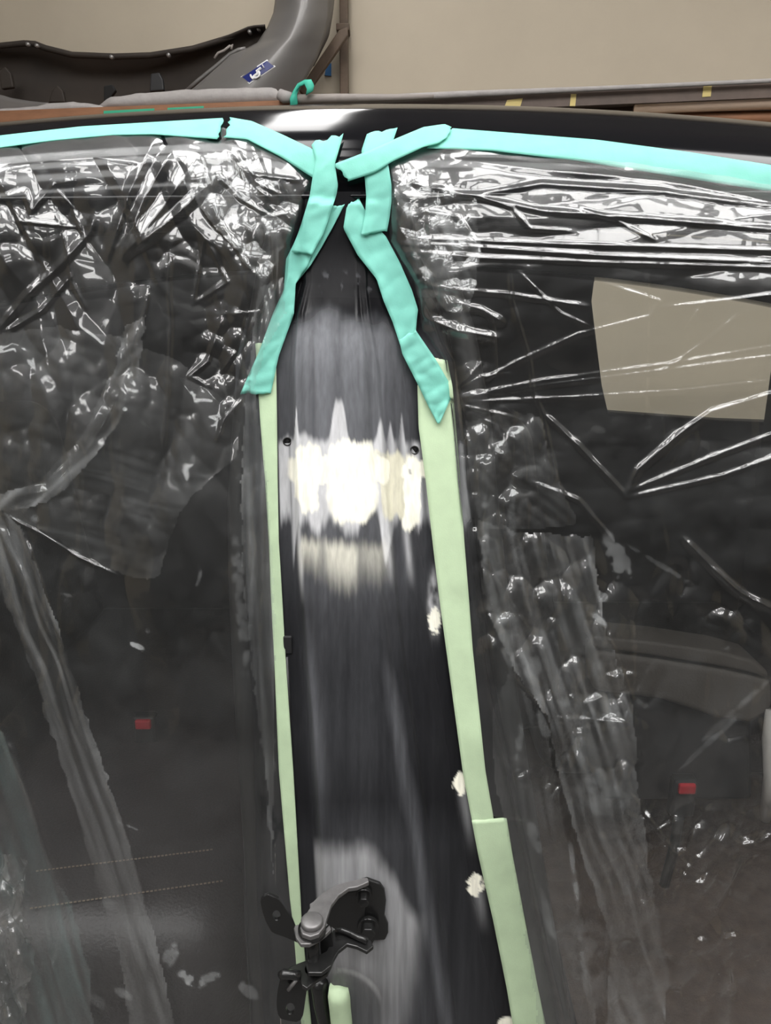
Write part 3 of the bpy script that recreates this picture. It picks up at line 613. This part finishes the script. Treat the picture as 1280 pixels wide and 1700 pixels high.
tape('masking_tape', [(383, 195), (418, 201), (470, 224), (516, 246), (541, 262)], [(371, 228), (410, 231), (469, 262), (505, 286), (531, 302)], 'teal tape slanting down from the left roof edge to the pillar top', lift=.0055, ragged=(5, 3), seed=2, group=GT)
tape('masking_tape', [(553, 342), (527, 389), (500, 425), (486, 450), (474, 470)], [(572, 340), (551, 380), (533, 412), (516, 440), (490, 472)], 'narrow teal tape under the left upright strip, edge showing beside the black triangle', lift=.0025, ragged=(2, 2), seed=9, group=GT)
tape('masking_tape', [(500, 375), (488, 404), (475, 430), (471, 482), (453, 521), (430, 584), (400, 651)], [(538, 386), (520, 418), (508, 445), (491, 471), (488, 521), (463, 590), (449, 655)], 'teal tape down the left of the pillar, its torn lower end hanging loose', lift=.0038, n=60, ragged=(2, 4), crinkle=.003, seed=3, group=GT)
tape('masking_tape', [(517, 240), (524, 266), (518, 299), (514, 326), (500, 373), (484, 418)], [(570, 223), (556, 272), (561, 307), (559, 322), (538, 386), (517, 424)], 'short upright teal tape at the left of the pillar top', lift=.0068, n=44, ragged=(6, 3), crinkle=.002, seed=4, group=GT)
tape('masking_tape', [(609, 223), (600, 250), (606, 300), (608, 326), (606, 357), (599, 392)], [(660, 212), (643, 262), (650, 307), (650, 334), (647, 360), (643, 382)], 'short upright teal tape at the right of the pillar top', lift=.0062, ragged=(4, 3), crinkle=.0016, seed=5, group=GT)
tape('masking_tape', [(750, 213), (840, 220), (990, 232), (1140, 252), (1280, 274), (1340, 285), (1560, 332)], [(708, 246), (815, 250), (960, 267), (1090, 288), (1280, 318), (1340, 330), (1560, 380)], 'long teal tape along the roof edge, right half', lift=.004, n=80, ragged=(3, 1), seed=6, group=GT)
tape('masking_tape', [(556, 272), (613, 250), (660, 229), (703, 211), (738, 206), (750, 211)], [(578, 301), (621, 287), (652, 268), (703, 244), (728, 238), (742, 228)], 'teal tape slanting from the pillar top up to the right roof edge', lift=.0080, ragged=(3, 2), seed=7, group=GT)
tape('masking_tape', [(576, 340), (570, 379), (594, 424), (625, 463), (637, 500), (652, 535), (665, 575)], [(596, 330), (613, 362), (641, 393), (664, 436), (684, 482), (694, 514), (692, 530), (690, 556)], 'teal tape down the right of the black pillar triangle', lift=.0035, n=50, ragged=(4, 2), crinkle=.0022, seed=8, group=GT)
tape('masking_tape', [(662, 562), (668, 588), (692, 635), (710, 672), (726, 703)], [(690, 548), (723, 596), (748, 639), (749, 660), (730, 703)], 'teal tape ending in a point at the right of the pillar', lift=.0048, n=44, ragged=(3, 1), crinkle=.003, seed=10, group=GT)

# ================================================================== plastic film
ROOFL = [(-300, 266), (-80, 236), (0, 232), (135, 218), (250, 210), (369, 208), (410, 218), (470, 244), (520, 276), (540, 300)]
ROOFR = [(560, 300), (600, 280), (650, 252), (703, 228), (750, 224), (840, 232), (990, 245), (1140, 268), (1280, 295), (1360, 310), (1560, 354)]
LEDGE = [(300, 520), (330, 512), (400, 488), (480, 478), (560, 448), (600, 436), (700, 445), (900, 455), (1090, 462), (1280, 470), (1490, 488), (1700, 506), (1800, 515)]
REDGE = [(270, 640), (330, 642), (400, 645), (480, 690), (550, 700), (600, 737), (640, 745), (720, 752), (800, 759), (900, 766), (1000, 774), (1090, 780), (1280, 800), (1354, 812), (1364, 836), (1420, 845), (1530, 866), (1640, 887), (1700, 899), (1800, 918)]
def ridge(U, V, pts, wd, h, taper=True):
    """a crease along a polyline: tent profile, height h (m), half width wd (px)"""
    out = np.zeros(U.shape); p = np.array(pts, float); Ls = np.hypot(*np.diff(p, axis=0).T); tot = Ls.sum(); acc = 0
    for (a, b, L) in zip(p[:-1], p[1:], Ls):
        e = (b-a)/L; s = (U-a[0])*e[0]+(V-a[1])*e[1]; dd = np.abs(-(U-a[0])*e[1]+(V-a[1])*e[0]); sc_ = np.clip(s, 0, L)
        dd = np.where((s < 0) | (s > L), np.hypot(U-a[0]-sc_*e[0], V-a[1]-sc_*e[1]), dd)
        q = (acc+sc_)/tot; tp = np.minimum(1, np.minimum(q, 1-q)*8+.15) if taper else 1
        out = np.maximum(out, np.clip(1-dd/wd, 0, 1)**1.3*h*tp); acc += L
    return out
def film_grid(u0, u1, v0, v1, step, keep, disp, edge_dist, mat, name, parent=None, lift=.0, drape=None, milk=None):
    us = np.arange(u0, u1+.1, step); vs = np.arange(v0, v1+.1, step); Vf, Uf = np.meshgrid(vs, us, indexing='ij')
    cu_ = np.arange(u0-12, u1+25, 12.0); cv_ = np.arange(v0-12, v1+25, 12.0); CV, CU = np.meshgrid(cv_, cu_, indexing='ij')
    B = cast_grid(SIDE, CU, CV); D = (B[..., 1]-CAM[1])
    y = bil(D[..., None], v0-12, 12.0, u0-12, 12.0, Vf, Uf)[..., 0]
    h = disp(Uf, Vf)*edge_dist(Uf, Vf) + lift
    if drape: h = h + drape(Uf, Vf, y, us, vs)
    dr = ray(Uf, Vf); P = CAM + dr*((y-h)/dr[..., 1])[..., None]
    k = keep(Uf, Vf)
    o, used = grid_obj(name, P, mat, parent, k)
    if milk: add_attr(o, 'milk', milk(Uf, Vf).ravel()[used])
    return o, used
def drape_of(roof, edge):
    # the sheet leaves the roof tape at a slope, hangs clear of the rail and settles back towards the flank lower down
    q = np.arange(0, 1700.); sl = interp([(0, .66), (50, .62), (85, .40), (130, .27), (200, .17), (300, .0)], q); G = np.cumsum(sl)*.0006
    def f(U, V, y, us, vs):
        rv = interp(roof, us); y0 = np.array([np.interp(rv[k], vs, y[:, k]) for k in range(len(us))])
        dv = np.clip(V-rv[None, :], 0, 1690); tgt = y0[None, :]-np.interp(dv, q, G); wgt = (1-sstep(170, 460, dv))
        return np.clip((y-tgt), 0, .06)*wgt*edge(U, V)**.7 + .006*sstep(0, 60, dv)*edge(U, V)
    return f
PXM = .00053                                  # metres per pixel at the flank

# dried residue and scuffs on the sheets: (x, y, half width, half height, slant, strength)
FL = [(285, 1585, 14, 22, -.4, 14), (318, 1625, 24, 14, .3, 16), (350, 1622, 20, 8, -.2, 12), (205, 1650, 16, 10, .6, 10), (160, 1660, 14, 16, .8, 6), (412, 1645, 14, 16, .6, 10), (228, 1073, 15, 5, .35, 16), (246, 1048, 6, 6, 0, 7), (215, 1372, 22, 3, .4, 8), (180, 1500, 10, 12, .4, 6), (330, 960, 4, 14, -.3, 6), (100, 985, 20, 4, .2, 5), (250, 610, 50, 160, 0, 1.2), (400, 1000, 12, 120, .1, 4), (60, 860, 10, 8, 0, 8)]
FR = [(885, 1385, 10, 34, .3, 9), (912, 1530, 9, 44, .25, 8), (952, 1440, 5, 70, .12, 9), (968, 1600, 5, 60, .12, 8), (905, 1215, 8, 36, .3, 9), (862, 1235, 7, 34, -.1, 7), (840, 1060, 14, 50, .2, 6), (1025, 930, 22, 46, .3, 9), (1000, 990, 12, 10, 0, 8), (990, 1025, 20, 8, .7, 9), (850, 850, 8, 60, 0, 7), (805, 880, 8, 60, 0, 5), (985, 1180, 60, 30, 0, 4), (1000, 1320, 50, 40, 0, 5), (960, 1560, 60, 40, 0, 3), (880, 1100, 18, 40, .3, 4), (720, 420, 50, 90, 0, 5), (1030, 1640, 60, 50, 0, 4), (1180, 1230, 60, 8, -.9, 3), (1220, 1180, 70, 7, -.9, 3), (1100, 940, 60, 6, .6, 4)]
def flakes(U, V, L):
    m = np.full(U.shape, 1.0); n = fbm(U/13, V/16, 3, 4)
    for (x, y, a, b, sl, k) in L:
        du = U-x; dvv = V-y; q = ((du-sl*dvv*(b > a))/a)**2+((dvv-sl*du*(a >= b))/b)**2
        m = np.maximum(m, k*sstep(.40, .60, n+.22*(1-q))*sstep(1.4, .5, q))
    return m
# ---- left sheet
def keepL(U, V): return (V > interp(ROOFL, U)) & (U < interp(LEDGE, V))
def edgeL(U, V):
    return np.clip(np.minimum((V-interp(ROOFL, U)-4)/26, (interp(LEDGE, V)-U)/45), 0, 1)**.8
LR = [([(255, 232), (215, 320), (178, 432)], 12, .007), ([(290, 240), (240, 330), (200, 425)], 13, .008), ([(330, 262), (270, 345), (198, 432)], 14, .009), ([(352, 300), (300, 350), (215, 420)], 12, .008),
      ([(0, 330), (40, 318), (52, 350), (90, 305), (130, 300)], 7, .004), ([(0, 545), (45, 490), (100, 440), (150, 385), (160, 350)], 8, .006), ([(8, 552), (70, 515), (120, 455)], 6, .003),
      ([(90, 345), (108, 400), (120, 470), (142, 512)], 4, .003), ([(0, 282), (80, 268), (160, 262), (240, 270)], 5, .003), ([(20, 366), (80, 372), (132, 378)], 4, .003),
      ([(360, 290), (400, 330), (450, 360), (500, 350)], 5, .003), ([(340, 390), (320, 505)], 4, .003), ([(340, 392), (378, 468), (320, 505)], 4, .003), ([(330, 250), (345, 310), (360, 360), (420, 455)], 5, .004),
      ([(370, 240), (420, 290), (500, 300)], 5, .003), ([(390, 250), (405, 300), (450, 330)], 4, .003), ([(420, 240), (440, 290), (420, 300), (470, 325)], 4, .003), ([(250, 470), (240, 520), (215, 580), (218, 640)], 4, .0025),
      ([(285, 400), (280, 470), (284, 540), (280, 640), (270, 760)], 5, .003), ([(372, 520), (345, 600), (315, 625), (345, 640)], 5, .004), ([(372, 522), (430, 518), (410, 560), (350, 640)], 5, .004), ([(405, 660), (370, 700), (360, 735)], 5, .003),
      ([(0, 880), (40, 960), (95, 1080), (150, 1250), (215, 1420), (290, 1700)], 9, .008), ([(0, 930), (40, 1040), (90, 1180), (160, 1350), (210, 1500), (250, 1700)], 7, .006), ([(30, 865), (65, 960), (100, 1080)], 6, .004),
      ([(0, 1210), (40, 1300), (80, 1420), (110, 1500)], 8, .006), ([(230, 540), (205, 640), (150, 745), (80, 815), (0, 830)], 12, .005), ([(0, 852), (60, 882), (130, 925), (200, 958)], 4, .003),
      ([(150, 420), (120, 345), (80, 300)], 4, .003)]
def dispL(U, V):
    wx = U + 22*(vn(U/90, V/90, 1)-.5); wy = V + 22*(vn(U/90, V/90, 2)-.5)
    ra = wx*.5+wy*.85; rb = wx*.85-wy*.5        # pull direction: down and to the left
    topz = 1-sstep(360, 620, V)
    a = pillow(rb/52, ra/260, 1)*52*PXM*.34 - pillow(rb/80, ra/330, 4)*80*PXM*.28
    b = pillow(wx/40, wy/44, 2)*40*PXM*.16*(.2+1.2*sstep(.5, .7, vn(U/70, V/60, 3)))
    c = pillow(wx/110, wy/300, 3)*110*PXM*.16 - pillow(wx/70, wy/240, 5)*70*PXM*.10
    h = a*(.15+.85*topz) + b*(.25+.75*topz) + c + .012*(fbm(U/160, V/300, 4)-.5)
    cr = np.exp(-(((U-395)/60)**2+((V-580)/70)**2)); h = h + cr*pillow(wx/30, wy/30, 6)*30*PXM*.7
    bl = np.exp(-(((U-20)/45)**2+((V-1560)/150)**2)); h = h + bl*pillow(wx/28, wy/45, 2)*30*PXM*.9
    for p, wd, hh in LR: h = h + ridge(U, V, p, wd*1.25, wd*PXM*.75)
    return h + .004
fl, _ = film_grid(-280, 560, 200, 1800, 2.2, keepL, dispL, edgeL, M_film, 'plastic_film', milk=lambda U, V: flakes(U, V, FL), drape=drape_of(ROOFL, lambda U, V: np.clip((interp(LEDGE, V)-U)/70, 0, 1)))
tag(fl, 'clear crinkled plastic sheet over the left door opening', 'plastic sheet')
def fold(name, poly, parent, mat=M_fold, lift=.012, amp=1.0, cell=(26, 60), seed=3, step=3.0, dirn=None):
    """a second layer of the sheet: a flap with the outline given, rippled, lying in front of it"""
    p = np.array(poly, float)
    def inside(U, V):
        c = np.zeros(U.shape, bool); n = len(p)
        for i in range(n):
            a, b = p[i], p[(i+1) % n]
            if a[1] == b[1]: continue
            c ^= ((a[1] > V) != (b[1] > V)) & (U < (b[0]-a[0])*(V-a[1])/(b[1]-a[1])+a[0])
        return c
    wob = lambda U, V: (U+7*(vn(U/14, V/14, seed)-.5), V+7*(vn(U/14, V/14, seed+1)-.5))
    keep = lambda U, V: inside(*wob(U, V))
    disp = lambda U, V: amp*(pillow(U/cell[0]+.4*vn(U/30, V/30, seed), V/cell[1], seed)*cell[0]*PXM*.5 + pillow(U/18, V/26, seed+1)*18*PXM*.12)
    one = lambda U, V: np.ones(U.shape)
    o, used = film_grid(p[:, 0].min(), p[:, 0].max(), p[:, 1].min(), p[:, 1].max(), step, keep, disp, one, mat, name, parent, lift)
    us = np.arange(p[:, 0].min(), p[:, 0].max()+.1, step); vs = np.arange(p[:, 1].min(), p[:, 1].max()+.1, step); Vf, Uf = np.meshgrid(vs, us, indexing='ij')
    e = dirn if dirn is not None else p[len(p)//2]-p[0]; e = np.array(e, float); e = e/np.linalg.norm(e)
    al = Uf*e[0]+Vf*e[1]; ac = -Uf*e[1]+Vf*e[0]+12*vn(al/90, ac_z(Uf), seed)
    mk = np.clip(2.6*(fbm(ac/9, al/260, seed, 3)-.30), .05, 2)*(.35+1.1*vn(Uf/60, Vf/90, seed+2))
    add_attr(o, 'milk', mk.ravel()[used]); return o
ac_z = lambda U: U*0
fold('fold', [(-60, 800), (0, 818), (60, 800), (130, 730), (185, 620), (205, 540), (245, 520), (232, 620), (200, 700), (150, 770), (80, 838), (0, 848), (-60, 850)], fl, lift=.024, amp=.6, seed=1)
fold('fold', [(-60, 760), (0, 852), (60, 878), (130, 922), (200, 955), (245, 966), (265, 955), (280, 905), (300, 850), (345, 800), (395, 760), (400, 700), (350, 640), (300, 600), (200, 560), (100, 540), (-60, 560)], fl, film_mat('thin_overlap', .03, rough=.1, attr=True), .016, .5, (60, 120), 2)
fold('fold', [(-20, 830), (35, 868), (70, 960), (110, 1080), (160, 1230), (215, 1400), (270, 1600), (300, 1760), (225, 1760), (190, 1560), (140, 1400), (85, 1220), (40, 1080), (-20, 930)], fl, lift=.020, amp=.7, cell=(22, 400), seed=4, dirn=(.32, .95))
tf = fold('plastic_film', [(-60, 1150), (0, 1200), (40, 1290), (70, 1400), (120, 1500), (150, 1620), (160, 1780), (-60, 1780)], None, M_tealfilm, .034, 1.0, (30, 260), 5, dirn=(.3, .95))
tag(tf, 'teal tinted plastic sheet in the lower left corner', 'plastic sheet')
tf2 = fold('plastic_film', [(-60, 1420), (10, 1418), (48, 1425), (40, 1500), (58, 1580), (30, 1780), (-60, 1780)], None, M_film, .05, 4.0, (34, 60), 6, 2.0)
tag(tf2, 'small bright crumpled plastic tip at the lower left edge', 'plastic sheet')
fold('fold', [(425, 480), (470, 455), (476, 520), (440, 580), (425, 640), (445, 800), (456, 1000), (458, 1250), (452, 1500), (440, 1300), (415, 1100), (398, 900), (402, 720), (412, 600)], fl, lift=.012, amp=.8, cell=(16, 120), seed=2)
# scraps of dried residue stuck on the left sheet
# ---- right sheet
def keepR(U, V): return (V > interp(ROOFR, U)) & (U > interp(REDGE, V))
def edgeR(U, V):
    return np.clip(np.minimum((V-interp(ROOFR, U)-4)/26, (U-interp(REDGE, V))/40), 0, 1)**.8
RR = [([(640, 404), (760, 408), (1000, 425), (1340, 438)], 6, .005), ([(650, 416), (800, 428), (1000, 436), (1340, 446)], 6, .005), ([(655, 395), (900, 404), (1340, 418)], 5, .0035),
      ([(755, 664), (900, 640), (1100, 615), (1340, 585)], 6, .005), ([(755, 660), (900, 632), (1100, 606), (1340, 566)], 5, .004), ([(758, 668), (950, 660), (1140, 648), (1340, 625)], 4, .003), ([(758, 655), (860, 600), (960, 555), (1080, 525), (1095, 500), (1000, 470)], 5, .0035),
      ([(1090, 512), (1200, 500), (1340, 482)], 5, .004), ([(758, 672), (840, 690), (870, 700)], 4, .003), ([(758, 676), (830, 710), (860, 735)], 4, .003), ([(756, 684), (790, 760), (800, 830)], 4, .003), ([(757, 650), (800, 625), (850, 620)], 4, .003), ([(756, 645), (780, 625), (800, 600)], 4, .003),
      ([(900, 684), (960, 740), (1040, 824)], 6, .005), ([(1040, 824), (1060, 780), (1130, 720), (1180, 685), (1280, 655), (1340, 640)], 8, .007), ([(1040, 826), (1130, 806), (1200, 790), (1340, 740)], 5, .004), ([(1044, 816), (1180, 760), (1340, 700)], 6, .005),
      ([(680, 330), (800, 322), (900, 305), (1100, 318), (1340, 350)], 7, .005), ([(660, 300), (760, 320), (900, 350), (1100, 365), (1340, 385)], 7, .004), ([(790, 325), (850, 345), (880, 380), (960, 385)], 5, .003), ([(960, 345), (1020, 365), (1090, 400)], 4, .003),
      ([(740, 262), (900, 282), (1100, 300), (1340, 345)], 9, .006), ([(700, 350), (760, 360), (790, 400)], 5, .003), ([(690, 470), (760, 482), (840, 488), (980, 510)], 6, .005), ([(745, 500), (800, 515), (840, 538)], 8, .005), ([(690, 520), (760, 550), (830, 562)], 10, .006),
      ([(845, 430), (850, 500), (880, 600), (885, 650), (900, 684), (925, 800), (950, 860)], 5, .004), ([(860, 450), (930, 520), (985, 545)], 4, .003), ([(1230, 520), (1160, 575), (1110, 610), (1085, 620)], 5, .004), ([(1170, 500), (1140, 545), (1130, 560)], 4, .003), ([(1075, 450), (1073, 600), (1070, 700)], 3, .002),
      ([(800, 870), (820, 960), (900, 1080), (960, 1240), (990, 1400)], 5, .004), ([(830, 1100), (900, 1180), (940, 1300), (970, 1480)], 5, .003), ([(1000, 1030), (1050, 1160), (1040, 1200), (900, 1190)], 5, .004), ([(1040, 1310), (1100, 1390), (1150, 1450)], 5, .004), ([(1020, 1500), (1000, 1600), (1010, 1700)], 5, .003),
      ([(1130, 890), (1220, 980), (1300, 1020)], 8, .005), ([(1180, 940), (1260, 1010)], 6, .004), ([(880, 800), (960, 830), (1020, 900)], 5, .004)]
def dispR(U, V):
    wx = U + 22*(vn(U/90, V/90, 3)-.5); wy = V + 22*(vn(U/90, V/90, 4)-.5)
    topz = 1-sstep(360, 560, V); near_ = np.exp(-(U-interp(REDGE, V))/90); mid = sstep(330, 420, V)*(1-sstep(820, 980, V)); lowz = sstep(850, 1050, V)
    a = pillow(wx/380, wy/46+U/700, 1)*46*PXM*.20 - pillow(wx/460, wy/80+U/500, 4)*80*PXM*.16        # long pull creases across
    b = pillow(wx/52, wy/44, 2)*46*PXM*.32*(.04+near_*1.2)
    c = pillow(wx/70, wy/230, 3)*70*PXM*.22 - pillow(wx/48, wy/170, 5)*48*PXM*.14
    e = pillow(wx/30, wy/36, 6)*32*PXM*.34*sstep(.50, .70, vn(U/80, V/80, 5))
    h = a*(.75*topz+.3*mid) + b*(1-lowz*.6) + c*(.3+.7*lowz) + e*(.2+.8*lowz) + .014*(fbm(U/220, V/180, 4)-.5)
    for (zx, zy, za, zb, am) in ((985, 1130, 80, 90, .6), (1140, 1420, 150, 110, .75), (1190, 1600, 120, 80, .5), (900, 1330, 50, 80, .35), (820, 760, 60, 90, .35), (1110, 760, 110, 60, .12)):
        h = h + am*np.exp(-(((U-zx)/za)**2+((V-zy)/zb)**2))*(pillow((wx*.8+wy*.5)/26, (wy*.8-wx*.5)/44, 2)-pillow((wx*.6-wy*.7)/34, (wy*.6+wx*.7)/50, 5)*.8)*26*PXM
    for p, wd, hh in RR: h = h + ridge(U, V, p, wd*1.25, wd*PXM*.75)
    return h + .004
fr_, _ = film_grid(630, 1540, 220, 1800, 2.2, keepR, dispR, edgeR, M_film, 'plastic_film', milk=lambda U, V: flakes(U, V, FR), drape=drape_of(ROOFR, lambda U, V: np.clip((U-interp(REDGE, V))/70, 0, 1)))
tag(fr_, 'clear crinkled plastic sheet over the right door opening', 'plastic sheet')
fold('fold', [(790, 860), (860, 880), (985, 890), (1005, 1040), (1052, 1170), (1060, 1300), (1085, 1470), (1112, 1620), (1090, 1780), (1000, 1780), (1012, 1560), (965, 1420), (930, 1310), (905, 1190), (850, 1110), (805, 1010)], fr_, lift=.018, amp=1.1, cell=(34, 60), seed=3, dirn=(.3, .95))
fold('fold', [(845, 1110), (905, 1200), (930, 1330), (960, 1460), (985, 1640), (1000, 1780), (900, 1780), (880, 1600), (850, 1420), (820, 1300), (815, 1180)], fr_, film_mat('thin_overlap_right', .04, rough=.1, attr=True), .014, .7, (20, 160), 5)
fold('fold', [(655, 285), (720, 270), (790, 330), (800, 420), (780, 520), (740, 520), (690, 440), (655, 360)], fr_, lift=.014, amp=1.4, cell=(26, 34), seed=6, step=2.2)
fold('fold', [(770, 700), (850, 680), (900, 690), (930, 800), (960, 870), (900, 880), (800, 880), (775, 800)], fr_, film_mat('thin_overlap_mid', .03, rough=.1, attr=True), .014, .8, (20, 70), 1)
fold('fold', [(330, 250), (420, 262), (505, 320), (480, 400), (440, 470), (400, 430), (350, 370), (300, 300)], fl, lift=.014, amp=1.3, cell=(36, 40), seed=5, step=2.2)

# ================================================================== door hinge on the pillar
hg = empty('door_hinge', at_y(620, 1520, -.02)); tag(hg, 'black steel door hinge bolted to the lower pillar, leaves open to the left', 'hinge')
def hp(x, y): return 420+x/4.92, 1420+y/4.92          # detail sketch to frame pixels
ZU, ZL, YP = .848, .798, -.088
PX = at_z(*hp(482, 560), ZU); PXL = at_z(*hp(512, 900), ZL)
def zplate(name, pts, z, th, mat, bevel=.0008, parent=hg):
    bm = bmesh.new(); b_prism(bm, [at_z(*hp(*p), z) for p in pts], (0, 0, -th)); return bm_obj(name, bm, mat, parent, bevel=bevel)
# body side bracket: upper ear, lower ear, mounting plate
zplate('upper_ear', [(905, 182), (935, 180), (948, 215), (850, 258), (780, 268), (700, 325), (640, 405), (608, 500), (585, 580), (540, 640), (470, 665), (400, 640), (385, 590), (405, 520), (450, 450), (468, 425), (462, 395), (490, 378), (560, 308), (680, 238), (800, 208)], ZU, .0045, M_steel)
def yplate(name, pts, y, th, mat, bevel=.001, parent=hg):
    bm = bmesh.new(); b_prism(bm, [at_y(*hp(*p), y) for p in pts], (0, th, 0)); return bm_obj(name, bm, mat, parent, bevel=bevel)
ym = on_body(625, 1520, 0)[1]
yplate('mounting_plate', [(880, 215), (930, 200), (1040, 240), (1075, 290), (1088, 380), (1075, 500), (1105, 570), (1105, 640), (1080, 695), (990, 700), (960, 770), (915, 785), (840, 740), (800, 640), (820, 420), (850, 300)], ym-.0065, .005, M_hinge, .0015)
yplate('bracket_back', [(600, 560), (625, 430), (700, 330), (800, 275), (900, 235), (930, 300), (900, 620), (800, 640), (690, 620)], ym-.010, .003, M_hinge, .0008)
yplate('bracket_flange', [(545, 650), (622, 572), (640, 600), (655, 700), (655, 850), (610, 960), (560, 900), (548, 760)], PX[1]+.012, .003, M_hinge, .0008)
zplate('lower_ear', [(650, 610), (720, 596), (800, 622), (870, 640), (960, 690), (985, 740), (930, 785), (850, 745), (770, 725), (700, 780), (660, 850), (640, 900), (560, 960), (450, 960), (430, 880), (520, 820), (600, 780), (640, 700)], ZL+.012, .004, M_hinge)
tube_obj('bracket_rib', [at_z(*hp(a, b), ZL+.016) for a, b in ((670, 615), (730, 610), (800, 640), (850, 665), (930, 700))], .0028, M_hinge, hg, 8)
# bolts: hex head with a washer
def bolt(x, y, r, yoff, mat=M_hinge):
    c = at_y(*hp(x, y), yoff); bm = bmesh.new(); b_tube(bm, [c+np.array([0, .006, 0]), c+np.array([0, .001, 0])], r*1.45, 20)
    o = bm_obj('washer', bm, mat, hg, False, .0006); bm = bmesh.new(); b_tube(bm, [c+np.array([0, .002, 0]), c+np.array([0, -.0075, 0])], r, 6); bm_obj('bolt_head', bm, mat, hg, False, .0009)
bolt(940, 600, .0072, ym-.014, M_hinge); bolt(905, 345, .0055, ym-.012)
# pivot: rivet head, collar, pin
tube_obj('pin_head', [PX+np.array([0, 0, .0005]), PX+np.array([0, 0, .004]), PX+np.array([0, 0, .0052])], [.0098, .0098, .0082], M_steel, hg, 28)
tube_obj('pin_collar', [PX+np.array([0, 0, -.009]), PX+np.array([0, 0, -.004])], .0125, M_hinge, hg, 28)
tube_obj('pin', [PX+np.array([0, 0, -.004]), PX+np.array([0, 0, -.058])], .0056, M_hinge, hg, 20)
tube_obj('pin_washer', [PX+np.array([0, 0, -.050]), PX+np.array([0, 0, -.053])], .0078, M_steel, hg, 20)
# door side leaves with bolt holes
def leaf(name, outer, cx, cy, rx, ry, y, th, mat):
    n = 24; O = resample(outer+[outer[0]], n+1)[:-1]; ctr = np.array([cx, cy]); ang = np.arctan2(O[:, 1]-cy, O[:, 0]-cx)
    H = [(cx+rx*math.cos(a), cy+ry*math.sin(a)) for a in ang]
    bm = bmesh.new(); b_ring_plate(bm, [at_y(*hp(*p), y) for p in O], [at_y(*hp(*p), y) for p in H], (0, th, 0)); return bm_obj(name, bm, mat, hg, bevel=.0006)
leaf('upper_leaf', [(60, 375), (80, 340), (115, 318), (165, 340), (215, 365), (260, 430), (300, 490), (330, 560), (360, 640), (372, 720), (330, 700), (230, 660), (160, 640), (110, 560), (75, 460)], 192, 492, 32, 40, PX[1]+.004, .004, M_hinge)
zplate('upper_leaf_tab', [(330, 575), (395, 555), (420, 600), (500, 655), (590, 600), (625, 565), (640, 600), (600, 640), (530, 690), (460, 725), (390, 725), (350, 670)], ZU-.008, .004, M_steel)
leaf('lower_leaf', [(225, 1000), (300, 1010), (380, 1000), (430, 1060), (440, 1100), (425, 1200), (412, 1300), (390, 1350), (365, 1368), (290, 1355), (215, 1335), (195, 1280), (190, 1200), (200, 1100)], 305, 1255, 36, 46, PX[1]-.006, .004, M_hinge)
zplate('lower_leaf_tab', [(262, 935), (330, 895), (450, 850), (560, 830), (620, 835), (650, 880), (610, 965), (520, 1020), (440, 1085), (400, 1060), (380, 985), (300, 965)], ZL, .004, M_hinge)
tube_obj('leaf_fold', [at_y(*hp(a, b), PX[1]-.008) for a, b in ((228, 985), (250, 968), (320, 975), (385, 985))], .0042, M_hinge, hg, 10)
tube_obj('leaf_gusset', [at_y(*hp(a, b), PX[1]-.010) for a, b in ((360, 1010), (320, 1060), (288, 1100))], .0018, M_steel, hg, 8)
# ---- rubber tube and taped slot under the hinge
tb = tube_obj('cable_sleeve', [on_body(*hp(a, b), .004) for a, b in ((540, 1010), (545, 1080), (560, 1200), (590, 1330), (620, 1450), (650, 1600), (690, 1800))], .0095, M_hinge, None, 16)
tag(tb, 'black rubber cable sleeve running down beside the taped slot under the hinge', 'sleeve')
sl = [on_body(*hp(a, b), .003) for a, b in ((700, 1075), (703, 1150), (712, 1250), (722, 1350), (735, 1480), (760, 1640))]
o = tube_obj('slot_tape', sl, [.010, .0118, .0115, .0115, .0115, .0115], M_pale, None, 16)
tag(o, 'pale green tape plug filling the slot below the hinge', 'tape')
